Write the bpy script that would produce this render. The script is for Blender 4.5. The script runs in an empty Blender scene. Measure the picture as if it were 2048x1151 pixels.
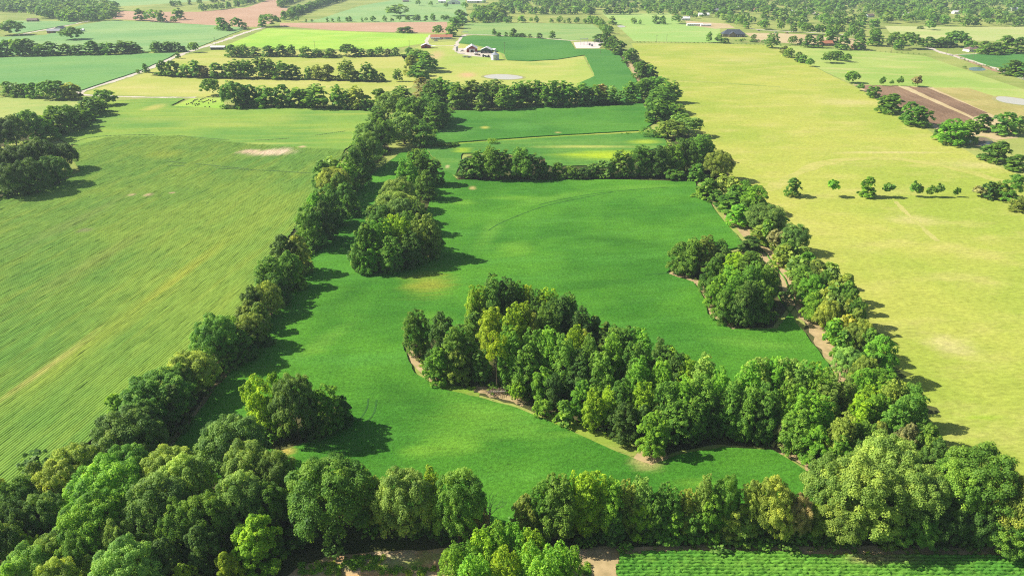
import bpy, math, random
import numpy as np
from mathutils import Vector, Matrix, geometry as mgeo

random.seed(7)
RNG = np.random.default_rng(7)
SC = bpy.context.scene
COL = SC.collection

# ------------------------------------------------------------------ camera
CAM_H, PITCH, LENS = 107.0, math.radians(26.0), 24.0
F = LENS / 36.0 * 2048.0
cam_d = bpy.data.cameras.new('camera')
cam_d.lens = LENS; cam_d.sensor_width = 36.0; cam_d.clip_start = 1.0; cam_d.clip_end = 20000.0
cam = bpy.data.objects.new('camera', cam_d); COL.objects.link(cam)
cam.location = (0, 0, CAM_H); cam.rotation_euler = (math.pi / 2 - PITCH, 0, 0)
SC.camera = cam

# ------------------------------------------------------------------ light
SHADOW_AZ = math.radians(-8.0)          # direction the shadows run, from +X
SUN_EL = math.radians(40.0)
sun_to = Vector((math.cos(SUN_EL) * -math.cos(SHADOW_AZ), math.cos(SUN_EL) * -math.sin(SHADOW_AZ), math.sin(SUN_EL)))
W = bpy.data.worlds.new('World'); SC.world = W; W.use_nodes = True
wn = W.node_tree; wn.nodes.clear()
sky = wn.nodes.new('ShaderNodeTexSky'); sky.sky_type = 'NISHITA'; sky.sun_disc = False
sky.sun_elevation = SUN_EL; sky.sun_rotation = math.atan2(sun_to.x, sun_to.y)
sky.air_density = 1.0; sky.dust_density = 1.5; sky.ozone_density = 1.0
bg = wn.nodes.new('ShaderNodeBackground'); bg.inputs[1].default_value = 0.072
wo = wn.nodes.new('ShaderNodeOutputWorld')
wn.links.new(sky.outputs[0], bg.inputs[0]); wn.links.new(bg.outputs[0], wo.inputs[0])
sun_d = bpy.data.lights.new('sun', 'SUN'); sun_d.energy = 5.0; sun_d.angle = math.radians(0.53)
sun_d.color = (1.0, 0.94, 0.82)
sun = bpy.data.objects.new('sun', sun_d); COL.objects.link(sun)
sun.rotation_euler = (-sun_to).to_track_quat('-Z', 'Y').to_euler()
sun.location = (0, 0, 500)
vs = SC.view_settings
vs.view_transform = 'Standard'; vs.look = 'None'; vs.gamma = 1.0; vs.exposure = 0.66; vs.use_curve_mapping = False
SC.render.engine = 'CYCLES'
cy = SC.cycles
cy.max_bounces = 6; cy.diffuse_bounces = 4; cy.glossy_bounces = 2; cy.transmission_bounces = 3
cy.volume_bounces = 0; cy.transparent_max_bounces = 4
cy.use_denoising = False
cy.filter_width = 1.1
cy.sample_clamp_indirect = 6.0
HAZE_DENSITY = 0.00012

# ------------------------------------------------------------------ picture <-> place
cP, sP = math.cos(PITCH), math.sin(PITCH)
def at(x, y, z=0.0):
    u = (x - 1024.0) / F; v = (575.5 - y) / F
    t = (z - CAM_H) / (-sP + v * cP)
    return Vector((u * t, (cP + v * sP) * t, z))
def scale_at(P):
    return (P[1] * cP + (CAM_H - P[2]) * sP) / F      # metres per photo pixel
def tree_at(x, ytop, ybase):
    Y0 = at(1024, ybase)[1]
    v = (575.5 - ytop) / F
    t = Y0 / (cP + v * sP)
    z = CAM_H + (-sP + v * cP) * t
    return Vector(((x - 1024.0) / F * t, Y0, 0)), z

# ------------------------------------------------------------------ object helpers
def tag(o, label=None, cat=None, group=None, kind=None):
    if label: o['label'] = label
    if cat: o['category'] = cat
    if group: o['group'] = group
    if kind: o['kind'] = kind
    return o
def link(name, data, parent=None, loc=None):
    o = bpy.data.objects.new(name, data); COL.objects.link(o)
    if parent: o.parent = parent
    if loc is not None: o.location = loc
    return o
def mesh_np(name, V, Q, mat=None, smooth=False, attrs=None):
    """V (n,3), Q (m,4) or (m,3)"""
    V = np.asarray(V, dtype=np.float32); Q = np.asarray(Q, dtype=np.int32)
    me = bpy.data.meshes.new(name)
    k = Q.shape[1]
    me.vertices.add(len(V)); me.vertices.foreach_set('co', V.ravel())
    me.loops.add(Q.size); me.loops.foreach_set('vertex_index', Q.ravel())
    me.polygons.add(len(Q)); me.polygons.foreach_set('loop_start', np.arange(0, Q.size, k, dtype=np.int32))
    if smooth: me.polygons.foreach_set('use_smooth', np.ones(len(Q), dtype=bool))
    me.update(calc_edges=True)
    if attrs:
        for an, (ty, arr) in attrs.items():
            a = me.attributes.new(an, ty, 'POINT')
            a.data.foreach_set('color' if ty == 'FLOAT_COLOR' else 'value', np.asarray(arr, dtype=np.float32).ravel())
    if mat: me.materials.append(mat)
    return me
class MB:
    """collects boxes, prisms and tubes for one part"""
    def __init__(s): s.v = []; s.f = []
    def add(s, vs_, fs):
        n = len(s.v); s.v += [tuple(p) for p in vs_]; s.f += [tuple(i + n for i in q) for q in fs]
    def box(s, x0, x1, y0, y1, z0, z1):
        s.add([(x0,y0,z0),(x1,y0,z0),(x1,y1,z0),(x0,y1,z0),(x0,y0,z1),(x1,y0,z1),(x1,y1,z1),(x0,y1,z1)],
              [(0,3,2,1),(4,5,6,7),(0,1,5,4),(1,2,6,5),(2,3,7,6),(3,0,4,7)]); return s
    def tube(s, a, b, ra, rb, n=6, cap=True):
        a = Vector(a); b = Vector(b); d = (b - a).normalized()
        t = d.orthogonal().normalized(); q = d.cross(t)
        vs_ = []
        for P, r in ((a, ra), (b, rb)):
            for i in range(n):
                an = 2 * math.pi * i / n
                vs_.append(P + t * (r * math.cos(an)) + q * (r * math.sin(an)))
        fs = [(i, (i + 1) % n, n + (i + 1) % n, n + i) for i in range(n)]
        if cap: fs.append(tuple(range(n, 2 * n))); fs.append(tuple(reversed(range(n))))
        s.add(vs_, fs); return s
    def lathe(s, prof, n=24, c=(0, 0)):
        vs_ = []
        for r, z in prof:
            for i in range(n):
                an = 2 * math.pi * i / n
                vs_.append((c[0] + r * math.cos(an), c[1] + r * math.sin(an), z))
        fs = []
        for k in range(len(prof) - 1):
            for i in range(n):
                j = (i + 1) % n
                fs.append((k * n + i, k * n + j, (k + 1) * n + j, (k + 1) * n + i))
        fs.append(tuple(range((len(prof) - 1) * n, len(prof) * n)))
        s.add(vs_, fs); return s
    def build(s, name, mat, parent=None, loc=None):
        me = bpy.data.meshes.new(name); me.from_pydata(s.v, [], s.f); me.update()
        me.materials.append(mat)
        return link(name, me, parent, loc)
def empty(name, loc, rz=0.0):
    o = bpy.data.objects.new(name, None); COL.objects.link(o)
    o.location = loc; o.rotation_euler = (0, 0, rz); o.empty_display_size = 1.0
    return o

# ------------------------------------------------------------------ materials
class NT:
    def __init__(s, name):
        s.m = bpy.data.materials.new(name); s.m.use_nodes = True
        s.t = s.m.node_tree; s.t.nodes.clear()
        s.out = s.t.nodes.new('ShaderNodeOutputMaterial')
    def n(s, ty, **kw):
        q = s.t.nodes.new(ty)
        for k, v in kw.items(): setattr(q, k, v)
        return q
    def put(s, sock, v):
        if hasattr(v, 'is_linked') or hasattr(v, 'links'): s.t.links.new(v, sock)
        elif v is not None: sock.default_value = v
    def math(s, op, a, b=None, c=None, clamp=False):
        q = s.n('ShaderNodeMath', operation=op, use_clamp=clamp)
        s.put(q.inputs[0], a)
        if b is not None: s.put(q.inputs[1], b)
        if c is not None: s.put(q.inputs[2], c)
        return q.outputs[0]
    def mix(s, f, a, b, mode='MIX'):
        q = s.n('ShaderNodeMix', data_type='RGBA', blend_type=mode)
        s.put(q.inputs[0], f); s.put(q.inputs[6], a); s.put(q.inputs[7], b)
        return q.outputs[2]
    def noise(s, vec, scale, detail=3, rough=0.55, dist=0.0):
        q = s.n('ShaderNodeTexNoise'); s.put(q.inputs['Vector'], vec)
        q.inputs['Scale'].default_value = scale; q.inputs['Detail'].default_value = detail
        q.inputs['Roughness'].default_value = rough; q.inputs['Distortion'].default_value = dist
        return q.outputs[0]
    def ramp(s, v, lo, hi):
        q = s.n('ShaderNodeMapRange', interpolation_type='SMOOTHSTEP'); s.put(q.inputs[0], v)
        q.inputs[1].default_value = lo; q.inputs[2].default_value = hi
        return q.outputs[0]
    def mapping(s, vec, rotz=0.0, sc=(1, 1, 1), loc=(0, 0, 0)):
        q = s.n('ShaderNodeMapping', vector_type='TEXTURE'); s.put(q.inputs[0], vec)
        q.inputs[1].default_value = loc; q.inputs[2].default_value = (0, 0, rotz); q.inputs[3].default_value = sc
        return q.outputs[0]
    def pos(s): return s.n('ShaderNodeNewGeometry').outputs['Position']
    def finish(s, col, rough=0.9, bump=None, bstr=0.4, bdist=0.3, spec=0.15, metal=0.0):
        b = s.n('ShaderNodeBsdfPrincipled')
        s.put(b.inputs['Base Color'], col); s.put(b.inputs['Roughness'], rough)
        b.inputs['Specular IOR Level'].default_value = spec; b.inputs['Metallic'].default_value = metal
        if bump is not None:
            q = s.n('ShaderNodeBump'); q.inputs['Strength'].default_value = bstr; q.inputs['Distance'].default_value = bdist
            s.put(q.inputs['Height'], bump); s.t.links.new(q.outputs[0], b.inputs['Normal'])
        s.t.links.new(b.outputs[0], s.out.inputs[0])
        return s.m
def c4(c): return (c[0], c[1], c[2], 1.0)

def field_mat(name, c1, c2, c3=None, row=None, big=0.02, med=0.12, fine=1.2, streak=6.0, fine_amt=0.45,
              med_amt=0.55, bstr=0.5, bdist=0.35, spots=(), rowspace=None, rowamt=0.0, mott=0.0, mscale=0.35):
    """crop or pasture: large drift c1..c2, streaks toward c3 along the rows, fine canopy speckle, spots of other colour"""
    k = NT(name); p = k.pos()
    a = row if row is not None else 0.0
    pr = k.mapping(p, a, (streak, 1, 1))
    col = k.mix(k.ramp(k.noise(p, big, 4, 0.6), 0.36, 0.64), c4(c1), c4(c2))
    if c3:
        f = k.math('MULTIPLY', k.ramp(k.noise(pr, med, 5, 0.6), 0.45, 0.75), med_amt)
        col = k.mix(f, col, c4(c3))
    for (sx, sy, rx, ry, ang, sc_, st) in spots:
        q = k.mapping(p, ang, (rx, ry, 1.0), (sx, sy, 0))
        sep = k.n('ShaderNodeSeparateXYZ'); k.put(sep.inputs[0], q)
        d = k.math('SQRT', k.math('ADD', k.math('MULTIPLY', sep.outputs[0], sep.outputs[0]), k.math('MULTIPLY', sep.outputs[1], sep.outputs[1])))
        d = k.math('ADD', d, k.math('MULTIPLY', k.math('SUBTRACT', k.noise(pr, 0.35, 4, 0.65), 0.5), 1.3))
        w = k.math('MULTIPLY', k.ramp(d, 1.15, 0.0), st)
        col = k.mix(w, col, c4(sc_))
    fn = k.noise(pr if streak < 2.5 else k.mapping(p, a, (1.6, 1, 1)), fine, 5, 0.75)
    g = k.math('ADD', k.math('MULTIPLY', k.math('SUBTRACT', fn, 0.5), 2.4 * fine_amt), 1.0)
    if mott:
        mn = k.noise(k.mapping(p, a, (3.0, 1, 1)), mscale, 4, 0.7)
        g = k.math('ADD', g, k.math('MULTIPLY', k.math('SUBTRACT', mn, 0.5), 2.4 * mott))
    if rowspace:
        sep = k.n('ShaderNodeSeparateXYZ'); k.put(sep.inputs[0], k.mapping(p, a, (1, 1, 1)))
        wob = k.math('MULTIPLY', k.noise(p, 0.012, 2), 60.0)
        sn = k.math('SINE', k.math('MULTIPLY', k.math('ADD', sep.outputs[1], wob), 2 * math.pi / rowspace))
        g = k.math('ADD', g, k.math('MULTIPLY', sn, rowamt))
        hgt = k.math('ADD', fn, k.math('MULTIPLY', sn, rowamt))
    else: hgt = fn
    m = k.n('ShaderNodeVectorMath', operation='SCALE'); k.put(m.inputs[0], col); k.put(m.inputs[3], g)
    return k.finish(m.outputs[0], 0.95, hgt, bstr, bdist, 0.08)

def plain(name, c, var=0.25, scale=0.6, rough=0.85, bump=0.3, spec=0.3, metal=0.0, c2=None):
    k = NT(name); p = k.n('ShaderNodeTexCoord').outputs['Object']
    nz = k.noise(p, scale, 5, 0.65)
    d = c2 if c2 else tuple(v * (1 - var) for v in c)
    return k.finish(k.mix(k.ramp(nz, 0.3, 0.7), c4(c), c4(d)), rough, nz, bump, 0.05, spec, metal)

def leaf_material(name, source):
    k = NT(name)
    if source == 'object': base = k.n('ShaderNodeObjectInfo').outputs['Color']
    else: base = k.n('ShaderNodeAttribute', attribute_name='tint').outputs['Color']
    sh = k.n('ShaderNodeAttribute', attribute_name='shade').outputs['Fac']
    hsv = k.n('ShaderNodeHueSaturation')
    k.put(hsv.inputs['Hue'], k.math('ADD', 0.5, k.math('MULTIPLY', k.math('SUBTRACT', sh, 1.0), -0.05)))
    k.put(hsv.inputs['Value'], sh); k.put(hsv.inputs['Color'], base)
    hsv.inputs['Saturation'].default_value = 1.0
    col = hsv.outputs[0]
    b = k.n('ShaderNodeBsdfPrincipled'); k.put(b.inputs['Base Color'], col)
    b.inputs['Roughness'].default_value = 0.55; b.inputs['Specular IOR Level'].default_value = 0.25
    tr = k.n('ShaderNodeBsdfTranslucent')
    k.put(tr.inputs[0], k.mix(1.0, col, (1.25, 1.15, 0.55, 1), 'MULTIPLY'))
    mx = k.n('ShaderNodeMixShader'); mx.inputs[0].default_value = 0.45
    k.t.links.new(b.outputs[0], mx.inputs[1]); k.t.links.new(tr.outputs[0], mx.inputs[2])
    k.t.links.new(mx.outputs[0], k.out.inputs[0])
    return k.m
M_LEAF = leaf_material('leaf', 'object')
M_LEAF_T = leaf_material('leaf_tinted', 'tint')
M_BARK = plain('bark', (0.16, 0.12, 0.085), 0.5, 3.0, 0.95, 0.6)
M_BARK_PALE = plain('pale_bark', (0.42, 0.38, 0.32), 0.4, 3.0, 0.95, 0.5)

# ------------------------------------------------------------------ ground sheets
def pts_in_poly(P, poly):
    x, y = P[:, 0], P[:, 1]; ins = np.zeros(len(P), bool)
    n = len(poly); j = n - 1
    for i in range(n):
        xi, yi = poly[i]; xj, yj = poly[j]
        c = ((yi > y) != (yj > y)) & (x < (xj - xi) * (y - yi) / (yj - yi + 1e-12) + xi)
        ins ^= c; j = i
    return ins
def densify(poly, amp=0.5, step=None, closed=True):
    out = []
    n = len(poly)
    for i in range(n if closed else n - 1):
        a = Vector(poly[i]); b = Vector(poly[(i + 1) % n]); L = (b - a).length
        st = step or max(2.0, (a + b).length * 0.5 * 0.012)
        k = min(400, max(1, int(L / st))); nn = Vector((-(b - a).y, (b - a).x)) / max(L, 1e-6)
        for q in range(k):
            t = q / k
            off = random.uniform(-amp, amp) if q else 0.0
            out.append(tuple(a.lerp(b, t) + nn * off))
    if not closed: out.append(tuple(poly[-1]))
    return out
def wpoly(px, z=0.0):
    return [tuple(at(x, y, z)[:2]) for x, y in px]
def smooth_poly(p, it=1, closed=True):
    for _ in range(it):
        q = []
        n = len(p)
        for i in range(n):
            a = Vector(p[i]); b = Vector(p[(i + 1) % n])
            q += [tuple(a.lerp(b, 0.25)), tuple(a.lerp(b, 0.75))]
        p = q
    return p
def grow(poly, d):
    P = np.array(poly); c = 0.0
    for i in range(len(P)): c += P[i - 1][0] * P[i][1] - P[i][0] * P[i - 1][1]
    sg = 1.0 if c > 0 else -1.0; out = []
    for i in range(len(P)):
        t = P[(i + 1) % len(P)] - P[i - 1]; t = t / (np.linalg.norm(t) + 1e-9)
        out.append((P[i][0] + sg * t[1] * d, P[i][1] - sg * t[0] * d))
    return out
def sheet(name, poly, z, mat, holes=(), thick=0.0, amp=0.5, label=None, cat=None, parent=None, kind='structure'):
    """a flat sheet with a slightly ragged outline; with thick > 0 it is a slab whose sides reach down to z - thick"""
    rings = [densify(poly, amp)] + [densify(h, amp * 0.6) for h in holes]
    V = []; E = []
    for r in rings:
        n0 = len(V); V += [Vector(p) for p in r]
        E += [(n0 + i, n0 + (i + 1) % len(r)) for i in range(len(r))]
    res = mgeo.delaunay_2d_cdt(V, E, [], 0, 1e-4)
    vo = np.array([(p.x, p.y) for p in res[0]]); fo = [f for f in res[2]]
    tri = np.array([f for f in fo if len(f) == 3])
    cen = vo[tri].mean(axis=1)
    keep = pts_in_poly(cen, rings[0])
    for h in rings[1:]: keep &= ~pts_in_poly(cen, h)
    tri = tri[keep]
    a = vo[tri[:, 0]]; b = vo[tri[:, 1]]; c = vo[tri[:, 2]]
    fl = ((b - a)[:, 0] * (c - a)[:, 1] - (b - a)[:, 1] * (c - a)[:, 0]) < 0
    tri[fl] = tri[fl][:, ::-1]
    verts = [(p[0], p[1], z) for p in vo]; faces = [tuple(int(i) for i in t) for t in tri]
    if thick > 0:
        for r in rings:
            n0 = len(verts); m = len(r)
            verts += [(p[0], p[1], z) for p in r] + [(p[0], p[1], z - thick) for p in r]
            faces += [(n0 + i, n0 + (i + 1) % m, n0 + m + (i + 1) % m, n0 + m + i) for i in range(m)]
    me = bpy.data.meshes.new(name); me.from_pydata(verts, [], faces); me.update(); me.materials.append(mat)
    o = link(name, me, parent)
    if not parent: tag(o, label, cat, None, kind)
    return o
def ribbon(name, pts, width, z, mat, label=None, cat=None, parent=None, kind='structure', dash=0.0, sm=2, amp=0.12):
    """a strip of ground along a polyline; dash > 0 leaves gaps"""
    p = [Vector(q) for q in pts]
    for _ in range(sm):
        q = [p[0]]
        for a, b in zip(p[:-1], p[1:]): q += [a.lerp(b, 0.25), a.lerp(b, 0.75)]
        p = q + [p[-1]]
    p2 = densify([tuple(q) for q in p], 0.0, closed=False, step=max(1.5, width * 0.7))
    p = [Vector(q) for q in p2]
    V = []; Fc = []; on = True; run = 0
    for i, q in enumerate(p):
        a = p[max(i - 1, 0)]; b = p[min(i + 1, len(p) - 1)]; d = (b - a); L = d.length or 1.0
        nn = Vector((-d.y, d.x)) / L
        w = width * 0.5 * (0.72 + 0.5 * abs(math.sin(i * 0.37 + width)))
        V.append((*(q + nn * w * (1 + random.uniform(-amp, amp) * 2)), z)); V.append((*(q - nn * w * (1 + random.uniform(-amp, amp) * 2)), z))
        if dash:
            run -= 1
            if run <= 0: on = random.random() > dash; run = random.randint(4, 16)
        if i and on: Fc.append((2 * i - 2, 2 * i - 1, 2 * i + 1, 2 * i))
    me = bpy.data.meshes.new(name); me.from_pydata(V, [], Fc); me.update(); me.materials.append(mat)
    o = link(name, me, parent)
    if not parent: tag(o, label, cat, None, kind)
    return o
def row_field(name, poly, ang, space, seg, mat, h0=0.22, h1=0.75, label=None, cat=None, jit=0.07):
    """sown rows as real ridges, clipped to the outline"""
    ca, sa = math.cos(ang), math.sin(ang)
    P = np.array(poly); U = P[:, 0] * ca + P[:, 1] * sa; Vv = -P[:, 0] * sa + P[:, 1] * ca
    allV = []; allQ = []; base = 0
    rng = np.random.default_rng(3)
    for v in np.arange(Vv.min() + space, Vv.max(), space):
        xs = []
        n = len(U)
        for i in range(n):
            j = (i + 1) % n
            if (Vv[i] > v) != (Vv[j] > v): xs.append(U[i] + (v - Vv[i]) / (Vv[j] - Vv[i]) * (U[j] - U[i]))
        xs.sort()
        for u0, u1 in zip(xs[::2], xs[1::2]):
            m = int((u1 - u0) / seg)
            if m < 2: continue
            u = np.linspace(u0 + rng.uniform(0, 0.8), u1 - rng.uniform(0, 0.8), m)
            off = np.array([-0.5, -0.3, -0.1, 0.16, 0.32, 0.5]) * space
            hh = np.array([h0, h1 * 0.88, h1, h1 * 0.97, h1 * 0.82, h0])
            k = len(off)
            VV = v + off[None, :] + rng.normal(0, jit * 0.4, (m, k)); VV[:, 0] = v + off[0]; VV[:, -1] = v + off[-1]
            HH = np.repeat(hh[None, :], m, 0) * (1 + rng.normal(0, jit, (m, k)) + rng.normal(0, jit, (m, 1))); HH[:, 0] = h0; HH[:, -1] = h0
            UU = np.repeat(u[:, None], k, 1)
            allV.append(np.stack([UU * ca - VV * sa, UU * sa + VV * ca, HH], -1).reshape(-1, 3))
            a = (np.arange(m - 1)[:, None] * k + np.arange(k - 1)[None, :]).ravel() + base
            allQ.append(np.stack([a, a + k, a + k + 1, a + 1], 1)); base += m * k
    me = mesh_np(name, np.concatenate(allV), np.concatenate(allQ), mat, True)
    return tag(link(name, me), label, cat, None, 'structure')

def ang_of(p, q):
    a, b = at(*p), at(*q)
    return math.atan2(b.y - a.y, b.x - a.x)
def spot(x, y, wx, wy, col, st, ang=0.0, px=True):
    P = at(x, y); s = scale_at(P)
    d = math.atan2(CAM_H, P.y)
    return (P.x, P.y, wx * s, wy * s / max(0.05, math.sin(d)) if px else wy, ang, col, st)

# --- colours of the place
G_CROP, G_CROP2 = (0.048, 0.180, 0.016), (0.090, 0.265, 0.021)
TAN, DIRT = (0.50, 0.36, 0.20), (0.40, 0.26, 0.15)

m_ground = field_mat('rough_grass', (0.20, 0.27, 0.055), (0.32, 0.36, 0.09), (0.38, 0.36, 0.13), big=0.012, med=0.05, fine=0.8, streak=1.5, fine_amt=0.35)
ring = [(-5000, -500), (5000, -500), (5000, 5200), (-5000, 5200)]
me = bpy.data.meshes.new('ground'); me.from_pydata([(x, y, 0) for x, y in ring], [], [(0, 1, 2, 3)]); me.update(); me.materials.append(m_ground)
tag(link('ground', me), 'open farmland of rough grass reaching to the far woods', 'ground', None, 'structure')

# ---- the striped field on the left
A_L = ang_of((29, 787), (435, 500))
yel, ylw, dry = (0.45, 0.40, 0.05), (0.28, 0.36, 0.05), (0.55, 0.40, 0.24)
LS = [spot(110, 735, 130, 9, (0.55, 0.36, 0.10), 0.95), spot(60, 770, 90, 14, yel, 0.9)]
def strip_spot(p, q, w, col, st):
    a, b = at(*p), at(*q); c = (a + b) / 2; L = (b - a).length
    return (c.x, c.y, L * 0.55, w, math.atan2(b.y - a.y, b.x - a.x), col, st)
LS = [strip_spot((-40, 850), (345, 575), 7, ylw, 0.8), strip_spot((-20, 822), (205, 660), 2.4, (0.52, 0.45, 0.13), 0.6),
      strip_spot((270, 622), (470, 470), 4.0, (0.38, 0.40, 0.05), 0.7), strip_spot((130, 870), (420, 640), 6, (0.20, 0.33, 0.045), 0.7),
      strip_spot((330, 560), (620, 380), 9, (0.26, 0.36, 0.05), 0.7), strip_spot((0, 640), (330, 440), 6, (0.24, 0.30, 0.06), 0.6),
      strip_spot((0, 520), (280, 380), 7, (0.22, 0.29, 0.07), 0.6),
      spot(535, 307, 62, 8, (0.80, 0.60, 0.40), 1.0), spot(562, 305, 34, 10, (0.80, 0.62, 0.42), 1.0), spot(500, 305, 26, 6, (0.75, 0.55, 0.36), 1.0), spot(605, 296, 10, 3, dry, 0.9), spot(265, 392, 9, 4, dry, 0.9), spot(297, 392, 12, 5, dry, 0.95), spot(345, 388, 8, 2, dry, 0.9), spot(170, 463, 22, 6, (0.25, 0.24, 0.12), 0.7),
      spot(330, 310, 60, 12, (0.30, 0.38, 0.05), 0.8), spot(270, 300, 60, 8, (0.24, 0.36, 0.05), 0.6)]
m_left = field_mat('striped_crop', (0.140, 0.285, 0.046), (0.225, 0.345, 0.050), (0.34, 0.39, 0.055), row=A_L, big=0.012, med=0.16, streak=9.0,
                   fine=1.3, fine_amt=0.35, med_amt=0.35, spots=LS)
left_poly = [(130, 300), (220, 274), (360, 272), (480, 286), (600, 296), (690, 300), (672, 335), (630, 395), (588, 460), (542, 530),
             (505, 590), (455, 655), (402, 700), (350, 735), (290, 800), (230, 850), (150, 905), (70, 960), (-20, 1000), (-180, 1060),
             (-420, 1000), (-520, 700), (-420, 430), (0, 396), (110, 372), (160, 345)]
row_field('soybean_field', wpoly(left_poly), A_L, 0.80, 2.5, m_left, 0.60, 0.75, 'light green crop field with straight sown rows beside the long treeline', 'field', 0.04)
LH = [spot(535, 307, 40, 4, dry, 1.0), spot(560, 305, 22, 6, dry, 1.0), spot(605, 295, 10, 2, dry, 0.9), spot(310, 216, 22, 9, (0.42, 0.40, 0.10), 0.9),
      spot(560, 240, 60, 12, (0.28, 0.36, 0.07), 0.7), spot(450, 250, 120, 6, (0.32, 0.38, 0.08), 0.7), spot(300, 240, 120, 5, (0.30, 0.36, 0.08), 0.6),
      spot(520, 289, 130, 3, (0.34, 0.40, 0.09), 0.8), spot(660, 262, 50, 10, (0.26, 0.36, 0.07), 0.6)]
m_lefthead = field_mat('headland_crop', (0.130, 0.275, 0.048), (0.220, 0.345, 0.054), (0.34, 0.39, 0.065), row=0.05, big=0.012, med=0.09, streak=12.0,
                       fine=0.9, fine_amt=0.35, med_amt=0.7, spots=LH)
row_field('soybean_field', wpoly([(215, 204), (300, 198), (374, 197), (342, 213), (440, 218), (520, 213), (640, 218), (745, 224), (745, 245), (722, 280),
                              (690, 302), (600, 298), (480, 288), (360, 274), (220, 276), (130, 302), (140, 290), (110, 275), (130, 250), (170, 232), (210, 212)]), ang_of((250, 272), (620, 296)), 1.1, 5.0, m_lefthead, 0.55, 0.75, 'yellowish green crop headland below the small cemetery and farm track', 'field', 0.04)

# ---- the middle fields
CW_HOLE = [(815, 690), (840, 745), (890, 775), (960, 790), (1040, 812), (1130, 850), (1230, 895), (1300, 925), (1345, 905), (1440, 888), (1545, 894),
           (1612, 934), (1668, 970), (1740, 1000), (1900, 1000), (1860, 860), (1760, 770), (1700, 770), (1660, 800), (1560, 795), (1475, 800), (1400, 770),
           (1330, 760), (1240, 735), (1170, 700), (1080, 660), (950, 655), (925, 690), (870, 680)]
MID_HOLE = [(712, 548), (745, 545), (855, 522), (868, 490), (848, 440), (868, 378), (862, 352), (830, 352), (770, 420), (715, 480), (700, 530)]
RC_HOLE = [(1340, 548), (1395, 565), (1418, 600), (1425, 630), (1465, 656), (1545, 655), (1580, 610), (1560, 560), (1520, 505), (1480, 500), (1420, 515), (1360, 535)]
LB_HOLE = [(480, 880), (560, 905), (640, 880), (690, 830), (680, 800), (600, 800), (510, 810)]
MID_TOP = [(915, 354), (918, 326), (936, 312), (1000, 308), (1095, 316), (1105, 330), (1215, 328), (1340, 290), (1430, 320), (1440, 366), (915, 364)]
CS = [spot(858, 570, 65, 34, (0.26, 0.30, 0.035), 0.9), spot(905, 892, 85, 24, (0.150, 0.335, 0.030), 0.85), spot(845, 905, 60, 18, (0.150, 0.335, 0.030), 0.8), spot(1060, 960, 30, 10, (0.10, 0.28, 0.03), 0.8),
      spot(1030, 500, 50, 22, (0.150, 0.335, 0.030), 0.7), spot(945, 378, 10, 5, (0.5, 0.40, 0.16), 0.95), spot(925, 408, 35, 8, (0.150, 0.335, 0.030), 0.7),
      spot(1180, 870, 120, 12, (0.150, 0.335, 0.030), 0.6), spot(860, 640, 60, 20, (0.150, 0.335, 0.030), 0.6), spot(1030, 398, 70, 7, (0.150, 0.335, 0.030), 0.6),
      spot(1290, 925, 45, 26, (0.42, 0.36, 0.14), 0.9), spot(570, 905, 28, 12, (0.50, 0.40, 0.10), 0.95), spot(1390, 970, 70, 14, (0.150, 0.335, 0.030), 0.7),
      strip_spot((560, 740), (720, 640), 5, (0.135, 0.320, 0.034), 0.7), strip_spot((960, 505), (1000, 430), 6, (0.135, 0.320, 0.034), 0.7), strip_spot((1000, 420), (1200, 380), 6, (0.135, 0.320, 0.034), 0.7),
      strip_spot((1180, 380), (1390, 372), 5, (0.135, 0.320, 0.034), 0.7), strip_spot((700, 760), (950, 830), 7, (0.028, 0.120, 0.012), 0.6), strip_spot((860, 790), (1150, 890), 8, (0.135, 0.320, 0.034), 0.7),
      strip_spot((1080, 580), (1330, 560), 5, (0.028, 0.120, 0.012), 0.6), strip_spot((1400, 680), (1620, 700), 5, (0.135, 0.320, 0.034), 0.7), strip_spot((640, 640), (740, 560), 7, (0.028, 0.120, 0.012), 0.6), strip_spot((1100, 470), (1400, 500), 9, (0.028, 0.120, 0.012), 0.5),
      spot(1480, 472, 16, 20, (0.16, 0.28, 0.05), 0.8), spot(930, 860, 120, 60, (0.150, 0.335, 0.030), 0.5), spot(630, 705, 40, 10, (0.150, 0.335, 0.030), 0.5)]
m_mid = field_mat('dense_crop', G_CROP, G_CROP2, (0.085, 0.270, 0.034), row=0.12, big=0.016, med=0.09, streak=6.0, fine=1.5, fine_amt=0.8, med_amt=0.65, mott=0.28,
                  spots=CS, rowspace=2.2, rowamt=0.028, bstr=0.8, bdist=0.5)
mid_poly = [(300, 945), (345, 895), (428, 785), (497, 707), (565, 600), (600, 545), (655, 462), (715, 385), (745, 350), (800, 308), (850, 297), (882, 342), (905, 352), (914, 362),
            (1000, 362), (1222, 361), (1390, 365), (1394, 392), (1422, 410), (1440, 436), (1472, 470), (1506, 509), (1544, 572), (1574, 619), (1600, 659), (1630, 696),
            (1655, 729), (1671, 769), (1800, 880), (1760, 1000), (1640, 1010), (1300, 1045), (1030, 1050), (900, 1040), (760, 1020), (640, 990), (560, 950), (420, 960)]
crop = sheet('soybean_field', wpoly(mid_poly), 0.7, m_mid, [grow(wpoly(CW_HOLE), 1.7), wpoly(MID_HOLE), grow(wpoly(RC_HOLE), 1.8), wpoly(LB_HOLE)], 0.7, 0.35,
      'deep green crop field wrapping around the wooded islands in the middle', 'field')
TS = [spot(905, 265, 60, 14, (0.10, 0.26, 0.04), 0.8), spot(970, 257, 12, 4, (0.42, 0.42, 0.08), 0.9), spot(1040, 255, 60, 12, (0.09, 0.26, 0.04), 0.8), spot(1116, 267, 9, 2, (0.4, 0.34, 0.12), 0.9)]
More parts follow.
